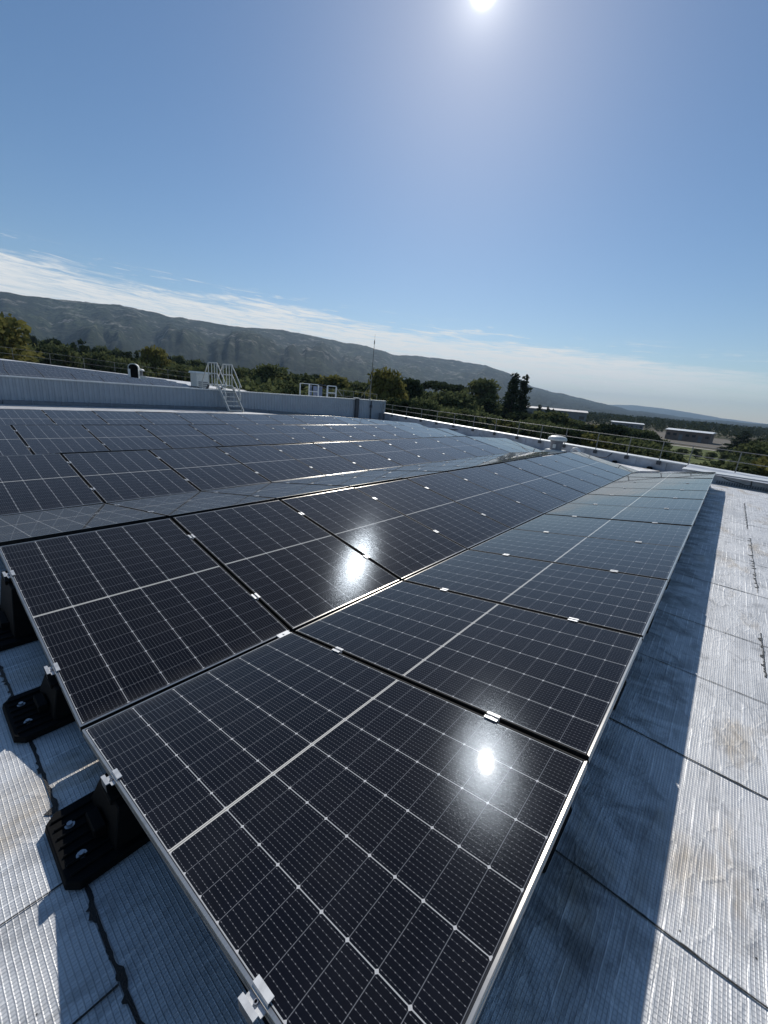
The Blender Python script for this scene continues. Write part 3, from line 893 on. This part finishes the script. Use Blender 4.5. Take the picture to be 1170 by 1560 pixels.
# ------------------------------------------------------------------ steel steps over the wall
def stairs():
    xl, xr = 11.38, 12.22
    y0, z0 = 18.95, roof_z(11.8, 18.95)
    y1, y2, zp = 20.06, 21.05, 1.20
    y3, z3 = 21.75, up_z(11.8, 21.9)
    o = empty('crossover_steps', (11.8, 19.9, z0), 'galvanised steel steps with handrails climbing over the ribbed wall', 'steps')
    for x in (xl, xr):
        mb = MB(); mb.bar((x, y0, z0 + .05), (x, y1, zp - .05), .045, .15); mb.build('stringer', M['pale_steel'], o)
        mb = MB(); mb.bar((x, y3, z3 + .05), (x, y2, zp - .05), .045, .13); mb.build('stringer', M['dark'], o)
    n = 6
    for i in range(n):
        f = (i + .35) / n; y = y0 + (y1 - y0) * f; z = z0 + (zp - z0) * f
        mb = MB(); mb.box(xl + .022, y - .06, z - .02, xr - .022, y + .15, z + .015); mb.build('tread', M['pale_steel'], o)
    for i in range(2):
        f = (i + .6) / 2.4; y = y3 + (y2 - y3) * f; z = z3 + (zp - z3) * f
        mb = MB(); mb.box(xl + .022, y - .1, z - .02, xr - .022, y + .1, z + .01); mb.build('tread', M['pale_steel'], o)
    mb = MB(); mb.box(xl - .02, y1 + .003, zp - .06, xr + .02, y2 - .003, zp); mb.build('platform', M['pale_steel'], o)
    for x in (xl - .01, xr + .01):
        mb = MB(); H_ = zp + 1.10
        g = .028
        for y in (y1 + .03, y1 + .30, y1 + .60, y2 - .03): mb.tube((x, y, zp - .08), (x, y, H_), g)
        mb.tube((x, y1 + .03, H_), (x, y2 - .03, H_), g); mb.tube((x, y1 + .03, zp + .55), (x, y2 - .03, zp + .55), g)
        mb.build('platform_guard', M['pale_steel'], o)
        mb = MB()
        a = Vector((x, y1 + .03, H_)); sl = Vector((0, y0 - y1, z0 - zp)); sl.normalize()
        e = a + sl * 1.50; mb.tube(a, e, g)
        a2 = Vector((x, y1 + .03, zp + .58)); e2 = a2 + sl * 1.38; mb.tube(a2, e2, g)
        mb.tube(e2, (x, e2.y + .02, e2.z - .26), g)
        mb.tube((x, y0 + .35, z0 + .42), (x, y0 + .35, z0 + 1.42), g * .9)
        mb.build('handrail', M['pale_steel'], o)
        mb = MB(); b = Vector((x, y2 - .03, H_)); sl2 = Vector((0, y3 - y2, z3 - zp)).normalized()
        mb.tube(b, b + Vector((0, .75, -1.0)), g); mb.tube((x, y2 + .72, up_z(x, y2 + .7)), (x, y2 + .72, H_ - 1.0), g)
        mb.build('handrail', M['pale_steel'], o)
    return o


stairs()

# ------------------------------------------------------------------ things on the raised roof
def guard_frame():
    y = 24.5; z0 = up_z(22, y); x0, x1 = 21.35, 24.25; zt = 1.70
    o = empty('hatch_guard', (x0, y, z0), 'white tubular guard frame round a roof hatch behind the ribbed wall', 'guard frame')
    xs = [x0, x0 + .95, x0 + 1.95, x1]
    for x in xs:
        mb = MB(); mb.bar((x, y, z0), (x, y, zt), .07, .07); mb.build('post', M['white'], o)
    for a, b in ((0, 1), (2, 3)):
        for z in (zt, zt - .55):
            mb = MB(); mb.bar((xs[a] + .036, y, z), (xs[b] - .036, y, z), .06, .08 if a == 2 else .06); mb.build('rail', M['white'], o)
    mb = MB(); mb.bar((xs[1] + .04, y + .2, zt), (xs[2] - .04, y + .2, zt), .06, .1); mb.build('rail', M['dark'], o)
    for x in (x0, x1):
        mb = MB(); mb.bar((x, y + .04, zt), (x, y + 1.1, zt), .05, .05); mb.bar((x, y + 1.13, z0), (x, y + 1.13, zt), .06, .06); mb.build('post', M['white'], o)
    mb = MB(); mb.bar((x1 + .04, y, zt - .1), (x1 + .75, y, zt - .75), .05, .05); mb.build('brace', M['steel'], o)
    mb = MB(); mb.box(xs[1] + .2, y + .35, z0, xs[1] + .75, y + .9, zt - .12); mb.box(xs[0] + .45, y + .4, z0, xs[0] + .62, y + .6, zt - .1)
    mb.build('hatch', simple('blue_grey_hatch', (.16, .20, .30), .4, .1, .2, 4), o, bevel=.02)


guard_frame()


def white_unit():
    x0, x1, y0, y1 = 12.55, 13.55, 25.0, 26.0; z0 = up_z(12.9, 25); z1 = 1.83
    o = empty('ventilation_unit', (13, 25.5, z0), 'white boxy ventilation unit with flat lid behind the steel steps', 'ventilation unit')
    mb = MB(); mb.box(x0 + .08, y0 + .08, z0, x1 - .08, y1 - .08, z1 - .12); mb.build('housing', M['vent'], o, bevel=.02)
    mb = MB()
    for i in range(5): mb.box(x0 + .2, y0 + .055, z0 + .25 + i * .12, x1 - .2, y0 + .079, z0 + .31 + i * .12)
    mb.build('louvre', M['flash'], o)
    mb = MB(); mb.hexa([(x0, y0, z1 - .118), (x1, y0, z1 - .118), (x1, y1, z1 - .118), (x0, y1, z1 - .118)], [(x0 + .04, y0 + .04, z1), (x1 - .04, y0 + .04, z1), (x1 - .04, y1 - .04, z1), (x0 + .04, y1 - .04, z1)])
    mb.build('lid', M['white'], o)


white_unit()


def duct():
    x, y = 10.45, 29.2; z0 = 1.0; w, h, d = .30, .74, .5
    o = empty('duct_cowl', (x, y, z0), 'dark arched duct cowl with pale rim at the back of the raised roof', 'duct cowl')
    o.rotation_euler = (0, 0, R(-28))
    def arch(r, hh, y0, y1):
        pr = [(-r, 0)] + [(-r * math.cos(a), hh + r * .8 * math.sin(a)) for a in np.linspace(0, math.pi, 13)] + [(r, 0)]
        n = len(pr); mb = MB()
        mb.add([(a, y0, b) for a, b in pr] + [(a, y1, b) for a, b in pr], [tuple(range(n)), tuple(range(n, 2 * n))[::-1]] + [(i, (i + 1) % n, n + (i + 1) % n, n + i) for i in range(n)])
        return mb
    for nm, mb, mt_ in (('hood', arch(w, h, -d / 2, d / 2), M['vent']), ('opening', arch(w * .86, h * .97, -d / 2 - .02, -d / 2 - .002), M['black'])):
        link(bpy.data.objects.new(nm, mb.mesh(nm, mt_)), o)
    mb = MB(); mb.tube((-.22, -d / 2 - .12, .0), (-.22, -d / 2 - .12, .62), .07, None, 10); link(bpy.data.objects.new('side_pipe', mb.mesh('side_pipe', M['white'], True)), o)
    mb = MB(); mb.box(-.42, -d / 2 - .25, -.46, .42, d / 2 + .1, -.001); link(bpy.data.objects.new('base', mb.mesh('base', M['coping'])), o)


duct()


def mushroom(x, y, z0, s, label, name='roof_vent', grp=None, lift=0.0):
    o = empty(name, (x, y, z0), label, 'roof vent', grp)
    zr_ = z0; z0 += lift
    mb = MB(); mb.box(x - .36 * s, y - .36 * s, zr_ - .05, x + .36 * s, y + .36 * s, z0 + .17 * s); mb.build('curb', M['vent'], o, bevel=.015)
    mb = MB(); mb.lathe([(.25 * s, z0 + .16 * s), (.25 * s, z0 + .48 * s), (.28 * s, z0 + .52 * s), (.28 * s, z0 + .58 * s), (.2 * s, z0 + .6 * s)], x, y, 28); mb.build('neck', M['flash'], o, smooth=True)
    mb = MB(); mb.lathe([(.30 * s, z0 + .575 * s), (.385 * s, z0 + .58 * s), (.40 * s, z0 + .63 * s), (.37 * s, z0 + .70 * s), (.27 * s, z0 + .755 * s), (.12 * s, z0 + .78 * s), (.01, z0 + .785 * s)], x, y, 28); mb.build('cap', M['vent'], o, smooth=True)
    mb = MB(); mb.box(x - .29 * s, y - .06 * s, z0 + .25 * s, x - .24 * s, y + .06 * s, z0 + .42 * s); mb.build('terminal_box', M['vent'], o, bevel=.008)


mushroom(18.35, 3.93, roof_z(18.35, 3.9), 1.0, 'pale mushroom-shaped roof vent beside the parapet railing')
mushroom(10.85, 29.4, up_z(10.85, 29.4), .75, 'low white domed roof vent beside the dark duct cowl', lift=.45)
# bent white pipe and cable near the far end of the second row
mb = MB(); zz = roof_z(18.3, 3.0)
mb.path([(18.35, 3.25, zz), (18.35, 3.25, zz + .22), (18.34, 3.2, zz + .31), (18.32, 3.08, zz + .34), (18.3, 2.96, zz + .29), (18.29, 2.90, zz + .2)], .055, 12)
tag(mb.build('bent_pipe', M['white'], smooth=True), 'short white bent pipe on the roof between mushroom vent and railing', 'pipe')
mb = MB(); mb.path([(18.0, 3.4, roof_z(18, 3.4) + .04), (18.1, 2.9, roof_z(18.1, 2.9) + .09), (18.2, 2.4, roof_z(18.2, 2.4) + .12), (18.45, 1.9, -.25), (18.62, 1.75, -.06)], .018, 8)
tag(mb.build('cable', M['dark'], smooth=True), 'dark cable looping along the parapet beside the white bent pipe', 'cable')
# small black drain covers at the foot of the parapet
for i, yy in enumerate((1.55, .25)):
    px_ = par_x(yy) - .12; zz = roof_z(px_, yy)
    mb = MB(); mb.lathe([(.10, zz - .01), (.10, zz + .05), (.06, zz + .09), (.01, zz + .095)], px_, yy, 14)
    tag(mb.build('drain_cover', M['black']), 'small black drain cover at the parapet foot, %s the mushroom vent' % ('nearer' if i == 0 else 'farther from'), 'drain cover')

# lightning mast
o = empty('lightning_mast', (23.72, WY + .1, WTOP), 'tall thin lightning rod on the end of the ribbed wall', 'mast')
mb = MB(); mb.tube((23.72, WY + .1, .3), (23.74, WY + .1, 2.75), .028, .024); mb.box(23.64, WY + .03, .955, 23.8, WY + .17, 1.02); mb.build('pole', M['steel'], o)
mb = MB(); mb.tube((23.74, WY + .1, 2.75), (23.78, WY + .1, 4.95), .022, .016); mb.build('rod', M['dark'], o)
mb = MB(); mb.tube((23.78, WY + .1, 4.95), (23.785, WY + .1, 5.2), .038, .034); mb.tube((23.785, WY + .1, 5.2), (23.79, WY + .1, 5.62), .010, .006); mb.build('tip', M['dark'], o)
mb = MB(); mb.tube((23.72, WY + .1, 2.1), (23.22, WY + .75, .85), .012); mb.tube((23.72, WY + .1, 2.1), (24.2, WY + .75, .8), .012); mb.build('stay', M['steel'], o)

# ------------------------------------------------------------------ far buildings
def far_building(label, az, dist, length, h, depth, wallm, roofm, turn=0.0, bays=7):
    a = R(az); c = Vector((dist * math.cos(a), dist * math.sin(a), GZ))
    o = empty('warehouse', c, label, 'warehouse'); o.rotation_euler = (0, 0, a + turn)
    # local: x away from the viewer, y across
    def ch(name, mb, mt):
        ob = bpy.data.objects.new(name, mb.mesh(name, mt)); link(ob, o); return ob
    mb = MB(); mb.box(0, -length / 2, 0, depth, length / 2, h * .86); ch('wall', mb, wallm)
    mb = MB(); ov = .6
    mb.add([(-ov, -length / 2 - ov, h * .862), (depth + ov, -length / 2 - ov, h * .862), (depth + ov, length / 2 + ov, h * .862), (-ov, length / 2 + ov, h * .862),
            (depth * .5, -length / 2 - ov, h), (depth * .5, length / 2 + ov, h), (-ov, -length / 2 - ov, h * .885), (-ov, length / 2 + ov, h * .885)],
           [(3, 2, 1, 0), (0, 6, 7, 3), (6, 4, 5, 7), (4, 1, 2, 5), (0, 1, 4, 6), (3, 7, 5, 2)])
    ch('roof', mb, roofm)
    for i in range(bays):
        yy = -length / 2 + (i + .5) * length / bays
        mb = MB(); w = length / bays * .28
        if i % 3 == 1: mb.box(-.08, yy - w, .05, -.005, yy + w, h * .55); ch('door', mb, M['greywall'])
        else: mb.box(-.06, yy - w, h * .40, -.005, yy + w, h * .62); ch('window', mb, M['darkglass'])


far_building('long low warehouse with pale pink-grey roof right of the poplars', 17.8, 330, 42, 10.4, 26, M['greywall'], M['palroof'])
far_building('small low white-roofed shed among trees in the middle distance', 9.6, 350, 20, 5.2, 14, M['greywall'], M['white'], .1)
far_building('brown-walled warehouse with bright white roof edge beyond the green field', 3.5, 262, 19, 5.6, 16, M['brown'], M['white'], -.12)

# ------------------------------------------------------------------ trees
def leaf_quads(pts, nrm, size, jitter=.6):
    """one small two-triangle leaf clump per point"""
    n = len(pts)
    a = rng.normal(size=(n, 3)); d = nrm * (1 - jitter) + a * jitter; d /= np.linalg.norm(d, axis=1)[:, None] + 1e-9
    b = rng.normal(size=(n, 3)); u = np.cross(d, b); u /= np.linalg.norm(u, axis=1)[:, None] + 1e-9
    v = np.cross(d, u); s = size * (0.55 + .9 * rng.random(n))[:, None]
    w = s * (.45 + .4 * rng.random(n))[:, None]
    q = np.stack([pts - u * s, pts + v * w * .9 - u * s * .1, pts + u * s, pts - v * w], 1)
    return q.reshape(-1, 3)


def crown_from_lobes(lobes, per, size, hollow=.55):
    P_, N_ = [], []
    for (cx, cy, cz, rx, ry, rz) in lobes:
        n = int(per * (rx * ry * rz) ** (2 / 3))
        d = rng.normal(size=(n, 3)); d /= np.linalg.norm(d, axis=1)[:, None]
        rad = hollow + (1 - hollow) * rng.random(n) ** .5 + .12 * rng.normal(size=n)
        P_.append(np.array([cx, cy, cz]) + d * rad[:, None] * np.array([rx, ry, rz])); N_.append(d)
    return leaf_quads(np.concatenate(P_), np.concatenate(N_), size)


def mesh_quads(name, v, mt):
    f = np.arange(len(v)).reshape(-1, 4)
    return mesh_np(name, v, f, mt)


def trunk_mesh(h, r, top, limbs=5, spread=2.0, lean=.15):
    mb = MB()
    pts = [(0, 0, 0), (lean * .3, 0, h * .35), (lean, lean * .5, h * .7), (lean * .7, lean, top)]
    mb.path(pts, [r, r * .8, r * .55, r * .15], 8)
    for i in range(limbs):
        a = 2 * math.pi * i / limbs + random.random(); z0 = h * (.4 + .4 * i / limbs); L_ = spread * (.7 + .5 * random.random())
        mb.path([(lean * .6, lean * .3, z0), (math.cos(a) * L_ * .5, math.sin(a) * L_ * .5, z0 + L_ * .45), (math.cos(a) * L_, math.sin(a) * L_, z0 + L_ * .75)], [r * .4, r * .25, r * .07], 6)
    return mb.mesh('trunk', M['bark'], True)


def broad(seed, leaf, H=10.0, Wd=7.0, low=.18, nl=34, per=85, size=.27):
    global rng
    rng = np.random.default_rng(seed); random.seed(seed)
    lob = []
    for i in range(nl):
        z = low + (1 - low) * rng.random() ** .85
        env = math.sin(math.pi * min(1, max(.02, (z - low * .6) / (1.06 - low * .6))) ** .85) ** .7
        a = rng.random() * 2 * math.pi; rr = env * (Wd / 2) * (.35 + .6 * rng.random())
        s = (.9 + .9 * rng.random()) * Wd / 8
        zc = min(z * H, H - s * .8)
        lob.append((math.cos(a) * rr, math.sin(a) * rr, zc, s * 1.15, s * 1.15, s * .85))
    return mesh_quads('crown', crown_from_lobes(lob, per, size), leaf), trunk_mesh(H * .8, .26, H * .85, 6, Wd * .33)


def conifer(seed, leaf, H=12.0, Wd=5.0):
    global rng
    rng = np.random.default_rng(seed); random.seed(seed); lob = []
    nlev = 16
    for i in range(nlev):
        z = .12 + .86 * i / nlev; r = (Wd / 2) * (1 - z) ** .8 + .12
        k = max(2, int(7 * (1 - z) + 1))
        for j in range(k):
            a = rng.random() * 6.28; q = r * (.35 + .6 * rng.random())
            lob.append((math.cos(a) * q, math.sin(a) * q, z * H - q * .18, .35 + r * .33, .35 + r * .33, .32 + .3 * (1 - z)))
    return mesh_quads('crown', crown_from_lobes(lob, 120, .22, .3), leaf), trunk_mesh(H * .8, .2, H * .93, 0)


def column(seed, leaf, H=14.0, Wd=2.6):
    global rng
    rng = np.random.default_rng(seed); random.seed(seed); lob = []
    for i in range(44):
        z = .04 + .94 * (i + rng.random()) / 44
        r = (Wd / 2) * (math.sin(math.pi * min(.98, z * .86 + .13)) ** .6)
        a = rng.random() * 6.28; q = r * .62 * rng.random()
        lob.append((math.cos(a) * q, math.sin(a) * q, z * H, r * .55 + .12, r * .55 + .12, .8))
    return mesh_quads('crown', crown_from_lobes(lob, 120, .2, .3), leaf), trunk_mesh(H * .8, .18, H * .9, 0)


def umbrella(seed, leaf, H=11.0, Wd=7.0):
    global rng
    rng = np.random.default_rng(seed); random.seed(seed); lob = []
    for i in range(26):
        a = rng.random() * 6.28; q = (Wd / 2) * math.sqrt(rng.random()) * .85
        lob.append((math.cos(a) * q, math.sin(a) * q, H * .86 + (1 - (q / (Wd / 2)) ** 2) * H * .09, 1.0, 1.0, .62))
    return mesh_quads('crown', crown_from_lobes(lob, 110, .22, .4), leaf), trunk_mesh(H * .9, .24, H * .88, 7, Wd * .36, .3)


KIND = {
    'broad': [broad(s, M['leaf_broad']) for s in (1, 2, 3)] + [broad(9, M['leaf_broad'], nl=26, Wd=8.5)],
    'yellow': [broad(s, M['leaf_yellow'], Wd=6.5) for s in (4, 5)],
    'pine': [broad(s, M['leaf_dark'], Wd=6.2, low=.25) for s in (6, 7)],
    'conifer': [conifer(s, M['leaf_dark']) for s in (11, 12, 13)],
    'column': [column(s, M['leaf_dark']) for s in (21, 22)],
    'umbrella': [umbrella(s, M['leaf_dark']) for s in (31, 32)],
    'bush': [broad(s, M['leaf_broad'], H=10, Wd=10, low=.02, nl=36) for s in (41, 42)],
}
NOM = {'broad': (10, 7), 'yellow': (10, 6.5), 'pine': (10, 6.2), 'conifer': (12, 5), 'column': (14, 2.6), 'umbrella': (11.4, 7), 'bush': (10, 10)}
NAME = {'broad': 'broadleaf_tree', 'yellow': 'yellowing_tree', 'pine': 'pine_tree', 'conifer': 'conifer_tree', 'column': 'poplar_tree', 'umbrella': 'umbrella_pine', 'bush': 'bush'}
CATS = {'broad': 'tree', 'yellow': 'tree', 'pine': 'tree', 'conifer': 'tree', 'column': 'tree', 'umbrella': 'tree', 'bush': 'bush'}
trng = random.Random(99)
CX, CY, CZ = -.31, -1.86, 1.53


def tree(kind, az, dist, elev, width, label, group=None, name=None):
    """az, elev: bearing and height angle of the top; dist in metres; width of the crown in metres"""
    me_c, me_t = trng.choice(KIND[kind]); H0, W0 = NOM[kind]
    x, y = CX + dist * math.cos(R(az)), CY + dist * math.sin(R(az))
    top = CZ + dist * math.tan(R(elev)); h = top - GZ
    o = empty(name or NAME[kind], (x, y, GZ), label, CATS[kind], group)
    o.rotation_euler = (0, 0, trng.random() * 6.28)
    o.scale = (width / W0, width / W0, h / H0)
    child('crown', me_c, o); child('trunk', me_t, o)
    return o


# trees one can pick out
tree('yellow', 82.6, 70, 3.9, 10.5, 'large yellowing round tree at the far left edge of the photo')
tree('conifer', 77.6, 95, 2.85, 5, 'dark fir right beside the large yellowing tree at left')
tree('conifer', 75.4, 98, 3.15, 6, 'tallest dark fir left of the dark duct cowl')
tree('conifer', 73.6, 95, 2.5, 5, 'dark fir behind the olive bush left of the duct cowl')
tree('bush', 72.0, 82, 1.15, 8, 'olive bush just left of the dark duct cowl')
tree('conifer', 71.2, 100, 2.4, 5, 'slim dark fir right above the dark duct cowl')
tree('yellow', 68.6, 92, 2.75, 6.5, 'narrow yellow-green tree right of the dark duct cowl')
tree('broad', 57.5, 95, 1.4, 8, 'rounded olive tree just right of the steel steps')
tree('broad', 55.0, 88, 2.1, 9, 'broad olive tree between steel steps and hatch guard')
tree('yellow', 47.5, 84, 1.5, 9, 'pale olive tree right above the white hatch guard frame')
tree('broad', 51.5, 86, 1.35, 9, 'olive tree left of the white hatch guard frame')
tree('yellow', 40.2, 64, 2.95, 7.0, 'tall light green tree right behind the lightning rod')
tree('pine', 37.3, 72, 2.0, 7, 'dark pine just right of the light green tree behind the rod')
tree('umbrella', 33.4, 118, 2.4, 9.5, 'left one of two dark umbrella pines on the skyline')
tree('umbrella', 30.9, 122, 2.1, 8.5, 'right one of two dark umbrella pines on the skyline')
tree('broad', 27.6, 112, 2.75, 11, 'big round dark tree on the skyline left of the twin poplars')
tree('broad', 31.0, 78, .9, 10, 'wide grey-green tree below the umbrella pines')
tree('column', 23.75, 96, 3.85, 5.2, 'left and wider one of the twin tall poplars')
tree('column', 22.35, 98, 3.65, 4.3, 'right and slimmer one of the twin tall poplars')
tree('column', 20.1, 210, .25, 4.2, 'left dark cypress in front of the pink-grey roofed warehouse', name='cypress_tree')
tree('column', 19.1, 212, .1, 3.6, 'middle dark cypress in front of the pink-grey roofed warehouse', name='cypress_tree')
tree('column', 18.4, 208, -.1, 3.6, 'right dark cypress in front of the pink-grey roofed warehouse', name='cypress_tree')
tree('pine', 11.4, 84, -1.35, 7.5, 'dark green pine behind the railing left of the small shed')
tree('pine', 8.0, 86, -1.9, 7.5, 'dark pine behind the railing below the small white-roofed shed')
tree('conifer', -.9, 190, -.45, 11, 'dark conifer right beside the brown-walled warehouse')
tree('conifer', -2.2, 150, -1.0, 8, 'light green cone-shaped conifer at the right beyond the field')
tree('pine', -4.6, 170, -.35, 14, 'large dark pine at the right edge of the photo')
for i, (a, d) in enumerate(((5.4, 150), (3.9, 152), (2.6, 150), (1.3, 149), (.2, 150))):
    tree('broad', a, d, -3.0 - .15 * (i % 2), 3.0, '%s small dark tree from the left standing on the green field' % ORD[i], 'small trees on the field', name='young_tree')

NEAR = [(-8, -3.0), (-3.5, -2.6), (-1.5, -3.6), (0, -4.7), (5.0, -4.7), (6.2, -2.9), (12, -2.4), (17, -1.9), (24, -1.6), (30, -.8), (40, -.4), (56, .2), (84, .6)]
MIDB = [(-8, -1.0), (-3, -1.3), (-1, -1.8), (1, -2.3), (5, -2.3), (7, -1.7), (12, -1.25), (16, -.95), (24, -.2), (30, .8), (45, .9), (60, 1.2), (84, 1.8)]
FARB = [(-8, -.25), (5, -.1), (14, .1), (24, .7), (32, 1.35), (40, 1.25), (52, 1.5), (60, 1.8), (70, 2.15), (84, 2.6)]
ip = lambda tab, a: float(np.interp(a, [q[0] for q in tab], [q[1] for q in tab]))


def scatter(tab, azs, dmin, dmax, kinds, wid, label, group, spread=.5):
    for a in azs:
        a += trng.uniform(-.6, .6); d = trng.uniform(dmin, dmax)
        k = trng.choice(kinds)
        tree(k, a, d, ip(tab, a) + trng.uniform(-spread, spread * .35), trng.uniform(*wid), label, group)


scatter([(60, 2.2), (84, 2.75)], np.arange(60.5, 82, .85), 105, 135, ['conifer'], (3.6, 5.5), 'dark pointed conifer in the close row behind the raised roof', 'close row of dark conifers behind the raised roof', .5)
scatter(NEAR, np.arange(-8, 60, 1.75), 46, 66, ['broad', 'bush', 'bush', 'broad', 'yellow', 'pine'], (5.5, 8.5), 'leafy tree close behind the roof edge, part of the green belt', 'trees close behind the roof edge', .6)
scatter(MIDB, list(np.arange(-7, -1.5, 2.0)) + list(np.arange(7, 84, 1.7)), 78, 120, ['broad', 'pine', 'broad', 'yellow', 'broad', 'conifer'], (7, 10), 'tree in the dark green woodland beyond the building', 'trees of the woodland beyond the building', .6)
scatter(FARB, np.arange(24, 86, .72), 150, 230, ['conifer', 'conifer', 'conifer', 'conifer', 'pine', 'broad'], (4, 7), 'dark treetop in the wooded skyline at the foot of the hills', 'treetops of the wooded skyline', .45)


def far_wood():
    global rng
    rng = np.random.default_rng(77)
    P_, N_ = [], []
    out = []
    for i in range(6500):
        az = rng.uniform(-14, 88); d = 230 + 1900 * rng.random() ** 1.7
        if az < 24 and d < 372: continue
        if rng.random() < .12 and d < 700: continue
        h = rng.uniform(6, 10.5); w = h * rng.uniform(.35, .6)
        if az > 24: h *= 1.15
        n = 34 if d < 600 else 22
        u = rng.normal(size=(n, 3)); u /= np.linalg.norm(u, axis=1)[:, None]
        p = u * np.array([w, w, h * .5]) * (.75 + .3 * rng.random(n))[:, None]
        p[:, :2] *= (1.05 - .55 * (p[:, 2] / (h * .5) * .5 + .5))[:, None]
        p += np.array([d * math.cos(R(az)), d * math.sin(R(az)), GZ + h * .5])
        out.append(leaf_quads(p, u, .95 if d < 600 else 1.5, .5))
    me = mesh_quads('far_woodland', np.concatenate(out), M['leaf_far'])
    o = link(bpy.data.objects.new('far_woodland', me))
    tag(o, 'dark far-off woodland spread over the plain below the hills', 'woodland', kind='stuff')


far_wood()

# ------------------------------------------------------------------ air
mb = MB(); mb.box(-900, -6500, GZ - 1, 11500, 7000, 430)
mt, t = mat('air')
t.n('ShaderNodeOutputMaterial')
out = [n for n in t.t.nodes if n.type == 'OUTPUT_MATERIAL'][0]
pv = t.n('ShaderNodeVolumePrincipled', ins={'Color': (.56, .77, 1.0), 'Density': .00011, 'Anisotropy': .0})
t.t.links.new(pv.outputs[0], out.inputs['Volume'])
hz = mb.build('haze', mt); tag(hz, 'thin bluish haze filling the air over the plain', 'haze', kind='stuff')
